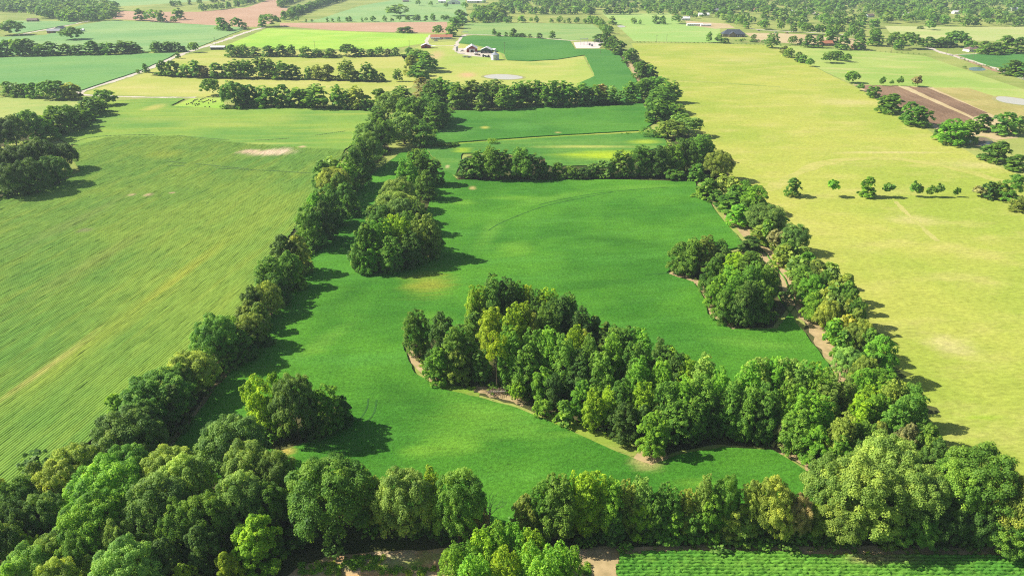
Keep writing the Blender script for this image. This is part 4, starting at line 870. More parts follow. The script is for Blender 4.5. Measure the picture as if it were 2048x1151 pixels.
wood([(1000, 26), (1180, 30), (1190, 20), (1340, 24), (1345, 34), (1440, 42), (1480, 56), (1500, 60), (1600, 66), (1620, 44), (1600, 30), (1640, 30), (1700, 36), (1745, 42), (1760, 52), (2120, 54), (2150, -22), (1450, -22), (1000, -22)], 23, 9, 18, 'ddgggs', 0.05)
wood([(945, 46), (1000, 45), (1010, 32), (990, 22), (950, 26)], 14, 11, 18)
wood([(1575, 64), (1690, 70), (1800, 78), (1790, 92), (1730, 90), (1660, 74), (1580, 70)], 24, 10, 17, 'ddg')
wood([(1630, 38), (1735, 42), (1760, 58), (1700, 66), (1650, 60)], 24, 10, 17, 'ddg')
far_row([(400, 23), (450, 18), (500, 8), (545, -2)], 11, 10, 15)
far_row([(340, 14), (400, 8), (480, 0)], 13, 9, 14)
far_row([(570, 40), (600, 28), (640, 14), (690, 0), (730, -8)], 8, 10, 16); far_row([(575, 33), (610, 22), (650, 8)], 9, 10, 16)
far_row([(560, 16), (575, 8), (600, 0)], 9, 12, 18)
far_row([(570, 44), (640, 44), (720, 44), (800, 43), (880, 42), (900, 41)], 11, 5, 12)
far_row([(820, 42), (900, 40)], 9, 7, 13)
far_row([(945, 46), (1010, 46), (1100, 46), (1190, 47)], 11, 6, 13)
far_row([(1020, 28), (1100, 29), (1180, 29), (1300, 29), (1340, 28)], 10, 10, 16)
far_row([(1190, 47), (1205, 58), (1215, 68)], 9, 8, 13)
far_row([(1780, 92), (1860, 94), (1940, 95)], 12, 7, 13)
far_row([(-60, -4), (200, -6), (420, -7), (700, -8), (1000, -8)], 22, 10, 18)
for (x, y, h) in [(836, 12, 13), (862, 14, 12), (892, 17, 12), (930, 20, 16), (950, 19, 11), (968, 8, 10), (1005, 10, 14), (1120, 46, 11), (1465, 48, 15), (1490, 44, 15), (1530, 60, 14), (1560, 62, 13), (1600, 62, 13)]:
    P = at(x, y); stuff.append((P.x, P.y, h, h * 0.95, 'O', 'd'))
def joined(name, items, label, cat):
    Vs, Qs, Sh, Tn = [], [], [], []; b = 0
    for (x, y, h, wm, shp, col) in items:
        L = PROTO[shp + ('_wood' if y > 1150 else '_far')]; h0, w0, V, Q, sh = L[rnd.randrange(len(L))]
        a = rnd.uniform(0, 6.28); ca, sa = math.cos(a), math.sin(a); k = wm / w0
        X = V[:, 0] * k; Yv = V[:, 1] * k
        Vs.append(np.stack([X * ca - Yv * sa + x, X * sa + Yv * ca + y, V[:, 2] * h / h0], 1)); Qs.append(Q + b); b += len(V); Sh.append(sh)
        Tn.append(np.repeat(np.array([[*tint('g' if y > 420 and col == 'd' else col), 1.0]]), len(V), 0))
    me = mesh_np(name, np.concatenate(Vs), np.concatenate(Qs), M_LEAF_T, False, {'shade': ('FLOAT', np.concatenate(Sh)), 'tint': ('FLOAT_COLOR', np.concatenate(Tn))})
    return tag(link(name, me), label, cat, None, 'stuff')
joined('distant_woods', stuff, 'distant woods and hedges merging into one dark mass towards the top', 'woods')

# ---- undergrowth along the tree lines
def undergrowth():
    items = []
    def line(px, step, hmin, hmax, cols='dgg', jit=1.2):
        for p in densify(wpoly(px), 0, step=step, closed=False):
            h = rnd.uniform(hmin, hmax); items.append((p[0] + rnd.gauss(0, jit), p[1] + rnd.gauss(0, jit), h, h * rnd.uniform(1.2, 2.0), 'S', rnd.choice(cols)))
    line([(260, 930), (330, 855), (400, 785), (460, 720), (500, 670), (545, 605), (590, 540), (640, 465), (690, 405), (735, 335), (770, 300)], 1.8, 2, 4.5)
    line([(230, 900), (300, 830), (370, 760), (440, 690), (490, 640)], 2.2, 2, 4.5)
    line([(760, 290), (800, 280), (850, 285), (875, 262), (900, 222)], 2.5, 2, 4, 'dd')
    line([(838, 700), (868, 735), (910, 758), (965, 764), (1045, 784), (1105, 808), (1185, 842), (1245, 868), (1290, 880)], 2.0, 1.5, 3.2, 'gdm', .8)
    line([(1330, 885), (1420, 872), (1530, 868), (1580, 872), (1632, 892), (1676, 915)], 2.0, 1.5, 3.0, 'gdd', .8)
    line([(955, 655), (1060, 660), (1140, 680), (1200, 705), (1260, 740), (1340, 765), (1400, 790), (1480, 815)], 3, 2, 4, 'dd')
    line([(900, 700), (1000, 730), (1100, 760), (1200, 800), (1300, 830), (1420, 850), (1550, 860), (1650, 900)], 2.4, 2, 4.5, 'dd', 6)
    line([(715, 546), (760, 543), (820, 535), (862, 520)], 1.8, 2, 4, 'gdd'); line([(712, 530), (750, 465), (790, 440), (830, 380), (870, 372)], 2.5, 2, 4, 'dd', 3)
    line([(1372, 540), (1408, 552), (1436, 590), (1452, 622), (1485, 642), (1540, 640)], 2.0, 2, 3.5, 'gdd', .7); line([(1400, 545), (1450, 570), (1500, 600), (1540, 600)], 2.5, 2, 4, 'dd', 4)
    line([(1430, 395), (1485, 432), (1528, 470), (1562, 512), (1598, 562), (1632, 620), (1672, 680), (1715, 745), (1750, 800), (1800, 860), (1850, 920)], 1.8, 1.5, 3.2, 'gom', 0.8)
    line([(1455, 395), (1520, 440), (1570, 500), (1620, 560), (1680, 640), (1740, 730), (1800, 800), (1850, 870)], 2.2, 2, 4, 'gdo', 2)
    line([(1268, 130), (1300, 165), (1320, 235), (1360, 275), (1395, 340), (1420, 370)], 3, 2, 4, 'gd', 2)
    line([(920, 357), (1000, 359), (1095, 359), (1220, 356), (1300, 354), (1380, 354)], 2.2, 2, 4, 'dg', 0.8)
    line([(640, 985), (760, 1055), (900, 1080), (960, 1070), (1050, 1075), (1200, 1080), (1400, 1085), (1600, 1088), (1800, 1086), (2000, 1088), (2100, 1092)], 1.6, 1.5, 3.5, 'ddg', 1.5)
    line([(120, 960), (260, 980), (400, 1010), (560, 1020), (700, 1060)], 2.5, 2, 5, 'ddg', 6); line([(0, 1060), (200, 1090), (400, 1120), (560, 1110)], 2.5, 2, 5, 'ddg', 6)
    line([(490, 868), (560, 882), (640, 868), (690, 838)], 1.8, 2, 4, 'ddg')
    line([(900, 218), (985, 222), (1080, 214), (1240, 208), (1290, 206)], 2.8, 2, 4, 'dd', 1)
    line([(445, 219), (600, 216), (745, 222)], 3, 2, 4, 'dd', 1); line([(310, 151), (500, 157), (770, 164)], 3.5, 1.5, 3.5, 'dg', 1); line([(455, 113), (700, 113), (825, 113)], 4, 1.5, 3.5, 'dg', 1)
    line([(1266, 85), (1350, 86), (1450, 88), (1560, 92)], 5, 1.0, 1.8, 'gdo', 0.5); line([(1470, 84), (1560, 86)], 4, 2, 5, 'dg', 1.5)
    line([(1560, 91), (1640, 97), (1760, 104), (1850, 110)], 6, 1, 2, 'gd', 0.5)
    line([(1240, 270), (1290, 268), (1340, 262)], 4, 1, 2, 'gm', 1); line([(1920, 118), (1960, 130), (2010, 147), (2048, 160)], 7, 1, 2.5, 'gd', 1)
    line([(0, 297), (100, 285), (160, 250), (210, 212)], 3, 2, 4, 'dd', 2); line([(-20, 397), (60, 391), (130, 354)], 2.2, 3, 6, 'dd', 1.5); line([(-60, 388), (20, 380), (70, 372)], 2.5, 4, 7, 'dd', 2); line([(0, 194), (140, 199)], 4, 2, 4, 'dd', 1)
    line([(0, 114), (180, 111), (350, 105)], 5, 2, 4, 'dd', 1.5)
    for (x0, x1, y0, y1, n_) in [(690, 770, 1112, 1140, 60), (600, 680, 1125, 1150, 45), (760, 870, 1135, 1150, 25), (1165, 1180, 1130, 1151, 14)]:
        for _ in range(n_):
            P = at(rnd.uniform(x0, x1), rnd.uniform(y0, y1)); h = rnd.uniform(0.4, 0.9); items.append((P.x, P.y, h, h * rnd.uniform(1.4, 2.2), 'S', rnd.choice('lmm')))
    line([(826, 700), (850, 738), (900, 768), (960, 776), (1045, 798), (1105, 822), (1185, 857), (1245, 884), (1290, 898)], 1.1, 0.4, 1.0, 'loml', .7)
    line([(1350, 546), (1398, 560), (1422, 595), (1430, 628), (1468, 652), (1540, 650)], 1.2, 0.4, 1.0, 'loom', .7)
    line([(1420, 385), (1452, 410), (1480, 432), (1518, 468), (1552, 506), (1590, 562), (1618, 612), (1645, 655), (1672, 690), (1695, 725), (1710, 760)], 1.2, 0.4, 1.1, 'loom', .8)
    line([(345, 890), (432, 780), (500, 702), (570, 595), (605, 540), (660, 458), (720, 380)], 1.4, 0.4, 1.0, 'omg', .8)
    line([(1400, 880), (1480, 878), (1545, 886), (1600, 912), (1650, 942)], 1.2, 0.4, 1.0, 'lomg', .7)
    line([(1240, 1100), (1500, 1098), (1800, 1104), (2040, 1106)], 1.1, 0.3, 0.9, 'mglo', .8)
    Pc = np.array([(q[0], q[1]) for q in items])
    bad = pts_in_poly(Pc, wpoly(mid_poly))
    for h_ in (CW_HOLE, MID_HOLE, RC_HOLE, LB_HOLE): bad &= ~pts_in_poly(Pc, wpoly(h_))
    items = [q for q, b_ in zip(items, bad) if not b_]
    joined('undergrowth', items, 'dense undergrowth filling the feet of the tree lines', 'undergrowth')
undergrowth()
# ------------------------------------------------------------------ farm buildings
M_RED = plain('red_board', (0.30, 0.045, 0.035), 0.35, 1.5, 0.8, 0.2)
M_WHITE = plain('white_paint', (0.78, 0.77, 0.74), 0.12, 0.8, 0.6, 0.1)
M_WROOF = plain('white_metal_roof', (0.80, 0.79, 0.77), 0.10, 0.6, 0.4, 0.1)
M_GREY = plain('grey_metal', (0.36, 0.37, 0.39), 0.2, 0.8, 0.45, 0.1, 0.5)
M_GALV = plain('galvanised_steel', (0.62, 0.64, 0.67), 0.12, 0.7, 0.35, 0.1, 0.5, 0.55)
M_TERRA = plain('terracotta_roof', (0.50, 0.20, 0.11), 0.25, 1.2, 0.85, 0.3)
M_SLATE = plain('slate_roof', (0.075, 0.090, 0.115), 0.3, 1.0, 0.7, 0.3)
M_BROOF = plain('brown_roof', (0.24, 0.17, 0.14), 0.3, 1.0, 0.85, 0.3)
M_BRICK = plain('brick_wall', (0.34, 0.16, 0.11), 0.3, 2.0, 0.9, 0.2)
M_STONE = plain('dark_granite', (0.11, 0.10, 0.10), 0.4, 2.0, 0.6, 0.2)
M_GLASS = plain('window_glass', (0.03, 0.035, 0.045), 0.2, 1.0, 0.1, 0.0, 0.5)
M_DARK = plain('dark_door_and_shade', (0.03, 0.035, 0.03), 0.3, 1.0, 0.9, 0.0)  # dark doors, and panels painted as the shade inside open fronts
M_DGREEN = plain('green_metal', (0.03, 0.10, 0.06), 0.3, 1.0, 0.5, 0.1)
M_WOOD = plain('weathered_wood', (0.24, 0.18, 0.13), 0.35, 2.0, 0.9, 0.3)
M_RUBBER = plain('tyre_rubber', (0.025, 0.025, 0.025), 0.3, 3.0, 0.9, 0.1)
M_BLUEW = plain('pale_blue_paint', (0.5, 0.58, 0.66), 0.2, 1.0, 0.5, 0.1)

def building(name, label, px, py, Wd, D, hw, hr, wall, roof, rz=0.0, ridge='y', door=None, windows=3, cat='building', hip=False, over=0.5, chimney=False, extra=None):
    """base point = middle of the side that faces the camera"""
    P = at(px, py); r = empty(name, P, rz); tag(r, label, cat)
    x0, x1 = -Wd / 2, Wd / 2
    mb = MB().box(x0, x1, 0, D, 0, hw)
    if not hip:
        if ridge == 'y':
            mb.add([(x0, 0, hw), (x1, 0, hw), (0, 0, hw + hr), (x0, D, hw), (x1, D, hw), (0, D, hw + hr)], [(0, 1, 2), (4, 3, 5)])
        else:
            mb.add([(x0, 0, hw), (x0, D, hw), (x0, D / 2, hw + hr), (x1, 0, hw), (x1, D, hw), (x1, D / 2, hw + hr)], [(1, 0, 2), (3, 4, 5)])
    mb.build('wall', wall, r)
    t = 0.22; o = over; rb = MB()
    def slab(a, b, c, d):
        q = [Vector(v) for v in (a, b, c, d)]; up = Vector((0, 0, t))
        rb.add(q + [v + up for v in q], [(3, 2, 1, 0), (4, 5, 6, 7), (0, 1, 5, 4), (1, 2, 6, 5), (2, 3, 7, 6), (3, 0, 4, 7)])
    e = 0.03
    if hip:
        ins = min(D, Wd) * 0.45; z0 = hw + e; z1 = hw + hr
        v = [(x0 - o, -o, z0), (x1 + o, -o, z0), (x1 + o, D + o, z0), (x0 - o, D + o, z0), (x0 + ins, D / 2, z1), (x1 - ins, D / 2, z1)]
        rb.add(v, [(0, 1, 5, 4), (1, 2, 5), (2, 3, 4, 5), (3, 0, 4), (3, 2, 1, 0)])
    elif ridge == 'y':
        k = hr / (Wd / 2)
        slab((x0 - o, -o, hw - o * k + e), (0, -o, hw + hr + e), (0, D + o, hw + hr + e), (x0 - o, D + o, hw - o * k + e))
        slab((0, -o, hw + hr + e), (x1 + o, -o, hw - o * k + e), (x1 + o, D + o, hw - o * k + e), (0, D + o, hw + hr + e))
    else:
        k = hr / (D / 2)
        slab((x0 - o, -o, hw - o * k + e), (x1 + o, -o, hw - o * k + e), (x1 + o, D / 2, hw + hr + e), (x0 - o, D / 2, hw + hr + e))
        slab((x0 - o, D / 2, hw + hr + e), (x1 + o, D / 2, hw + hr + e), (x1 + o, D + o, hw - o * k + e), (x0 - o, D + o, hw - o * k + e))
    ro = rb.build('roof', roof, r)
    if chimney: MB().box(Wd * 0.2, Wd * 0.2 + 1.0, D * 0.45, D * 0.45 + 1.0, hw + hr * 0.3, hw + hr + 1.2).build('chimney', M_BRICK, ro)
    used = []
    if door:
        dx, dw, dh, dm = door
        dr = MB().box(dx - dw / 2, dx + dw / 2, -0.10, 0.0, 0.0, dh).build('door', dm, r); used.append((dx - dw / 2 - .3, dx + dw / 2 + .3))
        MB().box(dx + dw * 0.3, dx + dw * 0.36, -0.16, -0.10, dh * .4, dh * .52).build('handle', M_GREY, dr)
    for i in range(windows):
        wx = x0 + Wd * (i + 0.5) / windows
        if any(a < wx < b for a, b in used): continue
        w = MB().box(wx - 0.75, wx + 0.75, -0.07, 0.0, hw * 0.40, hw * 0.80).build('window', M_WHITE, r)
        MB().box(wx - 0.62, wx + 0.62, -0.11, -0.07, hw * 0.44, hw * 0.76).build('pane', M_GLASS, w)
    if extra: extra(r)
    return r
def barn_extra(r):
    MB().box(-3.4, 3.4, -0.14, -0.01, 0, 3.6).box(-6.5, 6.5, -0.12, -0.02, 3.9, 4.15).build('trim', M_WHITE, r)
    MB().box(-1.5, 1.5, -0.22, -0.15, 0, 3.0).build('opening_shade', M_DARK, r)  # dark panel on the closed wall, painting the shade inside the doorway
    a = MB(); a.add([(-9.5, 1, 2.6), (-6.51, 1, 3.7), (-6.51, 16, 3.7), (-9.5, 16, 2.6), (-9.5, 1, 2.8), (-6.51, 1, 3.9), (-6.51, 16, 3.9), (-9.5, 16, 2.8)], [(3, 2, 1, 0), (4, 5, 6, 7), (0, 1, 5, 4), (1, 2, 6, 5), (2, 3, 7, 6), (3, 0, 4, 7)])
    a.build('lean_to', M_WROOF, r)
building('red_barn', 'red gabled barn with white metal roof and open white doorway', 944, 105, 13, 18, 4.2, 3.6, M_RED, M_WROOF, 0.06, 'y', None, 0, extra=barn_extra)
def shed_extra(r):
    MB().box(-5.6, 5.6, -0.14, -0.01, 0, 3.0).build('opening_shade', M_DARK, r)  # wall is closed; this dark panel stands in for the unlit interior
    for x in (-5.8, -2, 2, 5.8): MB().box(x - .15, x + .15, -0.5, -0.15, 0, 3.4).build('post', M_WOOD, r)
    MB().box(-4.2, 4.2, -0.9, -0.5, 1.2, 1.6).build('rail', M_WHITE, r)
building('equipment_shed', 'open dark green equipment shed with white roof beside the grain bin', 972, 107, 13, 12, 3.8, 3.0, M_DGREEN, M_WROOF, -0.1, 'y', None, 0, extra=shed_extra)
building('lean_shed', 'small white lean-to shed between equipment shed and grain bin', 984, 104, 7, 6, 2.6, 1.0, M_WHITE, M_WROOF, -0.3, 'x', (0, 2, 2.1, M_DARK), 2)
def porch(r):
    MB().box(-14.5, -2, -3.2, -0.02, 2.5, 2.66).build('porch_roof', M_WROOF, r)
    for x in (-14.2, -10, -6, -2.3): MB().box(x - .1, x + .1, -3.1, -2.9, 0, 2.5).build('post', M_WHITE, r)
    MB().box(6.0, 14.0, -0.12, -0.02, 0, 2.4).build('garage_door', M_GREY, r)
building('ranch_house', 'long low white ranch house with terracotta roof beside the lane', 883, 79, 30, 11, 3.0, 2.8, M_WHITE, M_TERRA, 0.04, 'x', (1.0, 1.2, 2.2, M_RED), 8, 'house', chimney=True, extra=porch)
building('red_shed', 'small red shed with white roof behind the dark tree clump', 852, 97, 12, 9, 3.0, 2.4, M_RED, M_WROOF, 0.1, 'y', (0, 3, 2.6, M_DARK), 0, extra=lambda r: MB().box(6.02, 12, 0.5, 7, 2.4, 2.6).build('lean_to', M_WROOF, r))
def long_extra(r):
    MB().box(-8.0, 8.0, -0.10, -0.01, 0.1, 2.5).build('opening_shade', M_DARK, r)  # dark sheet on the front wall paints the shade under the roof
    for i in range(6): MB().box(-8.2 + i * 3.28, -8.0 + i * 3.28, -0.4, -0.12, 0, 3.0).build('post', M_WOOD, r)
building('pole_shed', 'long open-fronted shed with bright white roof beside the gravel road', 435, 100, 17, 8, 3.0, 1.4, M_WOOD, M_WROOF, 0.02, 'x', None, 0, extra=long_extra)
building('farm_barn', 'low red-walled barn with grey roof at the lone farm', 107, 67, 18, 9, 3.4, 2.6, M_BRICK, M_GREY, 0.1, 'x', (2, 3, 2.6, M_DARK), 4)
building('farm_house', 'grey-roofed farmhouse half hidden behind the lone round tree', 118, 62, 14, 9, 3.4, 3.2, M_BLUEW, M_SLATE, -0.2, 'y', (0, 1.2, 2.2, M_WHITE), 3, 'house')
building('white_shed', 'little white shed standing alone in the pale green field', 162, 64, 8, 6, 2.8, 1.6, M_WHITE, M_WROOF, 0.2, 'x', (0, 1.6, 2.1, M_GREY), 2)
building('cottage', 'low tan cottage under the top left woods', 64, 44, 17, 9, 3.0, 2.4, M_BRICK, M_BROOF, 0.1, 'x', (0, 1.2, 2.1, M_WHITE), 5, 'house')
building('cottage', 'pale cottage glimpsed among trees in the top left corner', 12, 19, 20, 10, 3.0, 2.6, M_WHITE, M_BROOF, 0.0, 'x', (0, 1.2, 2.1, M_RED), 5, 'house')
building('poultry_shed', 'longer of two low white sheds on the tan yard', 1390, 52, 26, 6, 2.6, 1.0, M_WHITE, M_WROOF, 0.03, 'x', None, 8)
building('poultry_shed', 'shorter of two low white sheds on the tan yard', 1412, 53, 17, 6, 2.6, 1.0, M_WHITE, M_WROOF, 0.03, 'x', None, 5)
def slate_front(r):
    g = MB(); g.add([(-8, -4, 0), (2, -4, 0), (2, 0, 0), (-8, 0, 0), (-8, -4, 3.4), (2, -4, 3.4), (2, 0, 3.4), (-8, 0, 3.4), (-3, -4, 7.0)], [(0, 1, 5, 8, 4), (1, 2, 6, 5), (3, 0, 4, 7)]); g.build('front_gable', M_WOOD, r)
    s = MB(); s.add([(-8.6, -4.6, 3.2), (-3, -4.6, 7.2), (-3, 6, 7.2), (-8.6, 6, 3.2)], [(0, 1, 2, 3)]); s.add([(-3, -4.6, 7.2), (2.6, -4.6, 3.2), (2.6, 6, 3.2), (-3, 6, 7.2)], [(0, 1, 2, 3)]); s.build('gable_roof', M_SLATE, r)
    MB().box(4, 15, -3.0, -0.02, 2.6, 2.8).build('porch_roof', M_SLATE, r)
    for x in (4.3, 9.5, 14.7): MB().box(x - .12, x + .12, -2.9, -2.6, 0, 2.6).build('post', M_WHITE, r)
    w = MB().box(-4, -2, -4.07, -4.0, 1.2, 2.8).build('window', M_WHITE, r); MB().box(-3.85, -2.15, -4.12, -4.07, 1.35, 2.65).build('pane', M_GLASS, w)
building('slate_house', 'large house with steep blue-grey slate roof behind a hedge', 1468, 74, 32, 16, 3.6, 6.0, M_WOOD, M_SLATE, -0.05, 'x', (8, 1.4, 2.3, M_WHITE), 7, 'house', True, extra=slate_front)
building('brown_house', 'white-walled house with brown hipped roof beside the dark crop', 1952, 104, 19, 11, 3.0, 3.0, M_WHITE, M_BROOF, 0.15, 'x', (2, 1.2, 2.2, M_RED), 6, 'house', True)
for i, (x, y, w, wm, rm, rz, lab) in enumerate([
    (1818, 33, 24, M_WHITE, M_WROOF, 0.1, 'long pale-roofed hall at the edge of the wooded suburb'), (1742, 35, 15, M_BLUEW, M_BROOF, 0.3, 'bluish house by the bend of the suburb street'),
    (1914, 28, 13, M_WHITE, M_WROOF, 0.2, 'white house among trees above the pale hay field'), (1985, 36, 12, M_BRICK, M_BROOF, -0.2, 'brick house deep in the upper right trees'),
    (1432, 24, 16, M_WHITE, M_GREY, 0.4, 'grey-roofed house in the trees above the white sheds'), (1470, 19, 18, M_WHITE, M_WROOF, 0.1, 'white house behind the slate-roofed house'),
    (1517, 22, 14, M_BRICK, M_BROOF, 0.3, 'brown-roofed house in the suburb trees'), (1590, 27, 13, M_WHITE, M_WROOF, -0.1, 'small white house beside the pale street'),
    (1720, 99, 15, M_BRICK, M_BROOF, 0.1, 'low brick house with brown roof at the pasture edge'), (1655, 92, 14, M_BRICK, M_TERRA, 0.05, 'reddish-roofed bungalow under the pasture trees'),
    (1372, 41, 14, M_WHITE, M_WROOF, 0.0, 'white barn left of the poultry sheds'), (1408, 33, 20, M_WHITE, M_WROOF, 0.0, 'long white building above the poultry sheds'),
    (1848, 38, 12, M_WHITE, M_BROOF, 0.2, 'cream cottage beside the pale-roofed hall'), (1680, 20, 14, M_WHITE, M_WROOF, 0.2, 'white house far up the suburb street'),
    (2030, 22, 16, M_WHITE, M_WROOF, 0.1, 'white house in the top right corner'), (1300, 12, 14, M_WHITE, M_BROOF, 0.1, 'pale house lost in the top woods')]):
    building('house', lab, x, y, w, 9, 3.2, 2.8, wm, rm, rz, 'x', (0.5, 1.2, 2.2, M_GREY), 4, 'house', chimney=i % 2 == 0)
building('grey_barn', 'wide grey barn with white-trimmed gable at the top of the view', 907, 9, 30, 22, 4.5, 5.5, M_WHITE, M_GREY, 0.0, 'y', (0, 7, 4.0, M_DARK), 6)
building('white_barn', 'long white-roofed barn beside the grey barn at the top', 953, 6, 46, 16, 4.0, 3.0, M_WHITE, M_WROOF, 0.05, 'x', (4, 5, 3.6, M_DARK), 8)
building('white_barn', 'low white-roofed shed left of the wide grey barn', 884, 6, 18, 12, 3.6, 2.2, M_WHITE, M_WROOF, 0.05, 'x', (0, 4, 3.0, M_DARK), 4)
building('white_barn', 'small tan-walled shed beside parked vehicles at the top', 812, 4, 16, 10, 3.6, 2.2, M_BRICK, M_WROOF, 0.2, 'x', (0, 4, 3.0, M_DARK), 3)
# grain bin
r = empty('grain_bin', at(990, 120)); tag(r, 'shiny round grain bin with conical roof below the red barn', 'grain bin')
prof = [(4.6, 0)]
for i in range(8): prof += [(4.6, i * .72 + .1), (4.72, i * .72 + .36), (4.6, i * .72 + .62)]
MB().lathe(prof + [(4.6, 5.9)], 28).build('body', M_GALV, r)
MB().lathe([(4.85, 5.8), (4.85, 5.9), (0.7, 8.4), (0.7, 8.8), (0.0, 8.95)], 28).build('roof', M_GALV, r)
MB().box(-0.5, 0.5, -4.9, -4.7, 0.5, 2.4).build('door', M_GREY, r)
ld = MB()
for x in (1.6, 2.1): ld.box(x - .04, x + .04, -4.60, -4.5, 0.5, 5.9)
for i in range(14): ld.box(1.6, 2.1, -4.58, -4.52, 0.6 + i * .38, 0.66 + i * .38)
ld.build('ladder', M_GREY, r)
r = empty('feed_hopper', at(914, 107)); tag(r, 'narrow grey feed hopper on legs at the end of the driveway', 'hopper')
MB().lathe([(0.3, 2.2), (1.4, 3.6), (1.4, 7.4), (0.3, 8.6), (0, 8.7)], 14).build('tank', M_GREY, r)
for i in range(4):
    a = i * math.pi / 2 + .4; MB().tube((1.3 * math.cos(a), 1.3 * math.sin(a), 0), (1.3 * math.cos(a), 1.3 * math.sin(a), 4.0), .1, .1, 5).build('leg', M_GREY, r)
# ranch gate
r = empty('ranch_gate', at(930, 70)); tag(r, 'white timber entrance frame over the farm driveway', 'gate')
for x in (-4.6, 4.6): MB().box(x - .22, x + .22, -.2, .2, 0, 5.0).build('post', M_WHITE, r)
MB().box(-5.0, 5.0, -.22, .22, 4.5, 5.2).build('beam', M_WHITE, r)
# substation
r = empty('substation_gantry', at(1168, 90)); tag(r, 'taller steel lattice gantry on the substation pad', 'gantry')
def lattice(parent, x, h, wd=1.0):
    mb = MB()
    for sx in (-.5, .5):
        for sy in (-.5, .5): mb.tube((x + sx * wd, sy * wd, 0), (x + sx * wd * .5, sy * wd * .5, h), .09, .07, 4)
    n = int(h / 1.2)
    for i in range(n):
        z0, z1 = i * h / n, (i + 1) * h / n; s = -1 if i % 2 else 1; k0 = .5 * wd * (1 - .5 * i / n); k1 = .5 * wd * (1 - .5 * (i + 1) / n)
        for sy in (-1, 1): mb.tube((x - s * k0, sy * k0, z0), (x + s * k1, sy * k1, z1), .045, .045, 4)
    return mb.build('column', M_GALV, parent)
for x in (-4.5, 0, 4.5): lattice(r, x, 9 if x else 8)
MB().box(-5.2, 5.2, -.3, .3, 7.6, 8.0).build('beam', M_GALV, r)
for x in (-3, -1.5, 1.5, 3): MB().tube((x, 0, 7.6), (x, 0, 6.4), .12, .12, 6).build('insulator', M_GREY, r)
r = empty('substation_gantry', at(1194, 89)); tag(r, 'shorter steel gantry near the trees on the substation pad', 'gantry')
for x in (-3, 3): lattice(r, x, 6.5, .8)
MB().box(-3.6, 3.6, -.25, .25, 5.6, 5.95).build('beam', M_GALV, r)
for (x, y, lab) in [(1179, 91, 'dark cylindrical breaker in the middle of the substation pad'), (1184, 93, 'grey transformer box at the front of the substation pad')]:
    r = empty('transformer', at(x, y)); tag(r, lab, 'transformer')
    MB().box(-1.3, 1.3, -.9, .9, .3, 2.6).build('tank', M_GREY, r)
    for i in range(5): MB().box(-1.2 + i * .55, -1.0 + i * .55, -1.25, -.9, .5, 2.3).build('fin', M_GREY, r)
    for x_ in (-.8, 0, .8): MB().tube((x_, 0, 2.6), (x_, 0, 3.7), .14, .07, 7).build('bushing', M_BRICK, r)
# poles
for (x, y, h, lab) in [(431, 90, 10, 'wooden utility pole behind the open-fronted shed'), (630, 98, 10, 'wooden utility pole at the edge of the lime meadow'), (819, 96, 9, 'wooden utility pole beside the small red shed'),
                       (1009, 109, 14, 'tall pale utility pole in the crop beside the grain bin'), (1201, 109, 9, 'utility pole standing in weeds below the substation'), (1893, 109, 10, 'utility pole at the road junction'),
                       (1313, 84, 9, 'utility pole on the light meadow above the yellow pasture'), (1333, 83, 9, 'second utility pole on the light meadow'), (1782, 106, 9, 'utility pole at the upper pasture fence'), (1945, 120, 9, 'pale utility pole in front of the dark crop')]:
    r = empty('utility_pole', at(x, y), 0.3); tag(r, lab, 'pole', 'utility poles')
    MB().tube((0, 0, -.3), (0, 0, h), .19, .13, 7).build('pole', M_WOOD, r)
    MB().box(-1.3, 1.3, -.07, .07, h - .9, h - .7).build('crossarm', M_WOOD, r)
    for x_ in (-1.1, 0.0, 1.1): MB().tube((x_, 0, h - .7), (x_, 0, h - .4), .07, .05, 5).build('insulator', M_GREY, r)
# machines in the yard
def wheel(parent, x, y, rad, w=.4):
    o = MB().lathe([(0.01, 0), (rad * .5, 0), (rad, .06), (rad, w - .06), (rad * .5, w), (0.01, w)], 14).build('wheel', M_RUBBER, parent, (x, y + w / 2, rad)); o.rotation_euler = (math.pi / 2, 0, 0)
def tractor(px, py, rz, m, lab):
    r = empty('tractor', at(px, py), rz); tag(r, lab, 'tractor')
    MB().box(-.2, 2.4, -.5, .5, .8, 1.8).build('bonnet', m, r); MB().box(-1.6, -.2, -.85, .85, .9, 1.6).build('body', m, r)
    MB().box(-1.5, -.25, -.8, .8, 1.6, 2.7).build('cab', M_GLASS, r); MB().box(-1.7, -.1, -.95, .95, 2.7, 2.85).build('cab_roof', m, r)
    for s in (-1, 1): wheel(r, -1.0, s * 1.0, .9, .5); wheel(r, 1.8, s * .85, .55, .35)
tractor(968, 114, 0.3, M_DGREEN, 'green tractor parked in front of the equipment shed')
tractor(976, 115, 2.6, M_DGREEN, 'green tractor standing next to the grain bin')
tractor(946, 104.8, 1.5, M_RED, 'red tractor at the barn doorway')
def trailer(px, py, rz, L, m, lab, tank=False):
    r = empty('trailer', at(px, py), rz); tag(r, lab, 'trailer')
    MB().box(-L / 2, L / 2, -1.1, 1.1, .8, 1.0).build('bed', M_WOOD, r)
    if tank:
        o = MB().lathe([(0.02, -2.2), (.9, -2.0), (1.2, -1.2), (1.2, 1.2), (.9, 2.0), (.02, 2.2)], 16).build('tank', m, r, (0, 0, 2.1)); o.rotation_euler = (0, math.pi / 2, 0)
    else: MB().box(-L / 2, L / 2, -1.1, -1.0, 1.0, 1.6).box(-L / 2, L / 2, 1.0, 1.1, 1.0, 1.6).build('side_board', m, r)
    MB().tube((L / 2, 0, .85), (L / 2 + 1.6, 0, .6), .08, .06, 5).build('drawbar', M_GREY, r)
    for s in (-1, 1): wheel(r, -.6, s * 1.2, .45, .25); wheel(r, .5, s * 1.2, .45, .25)
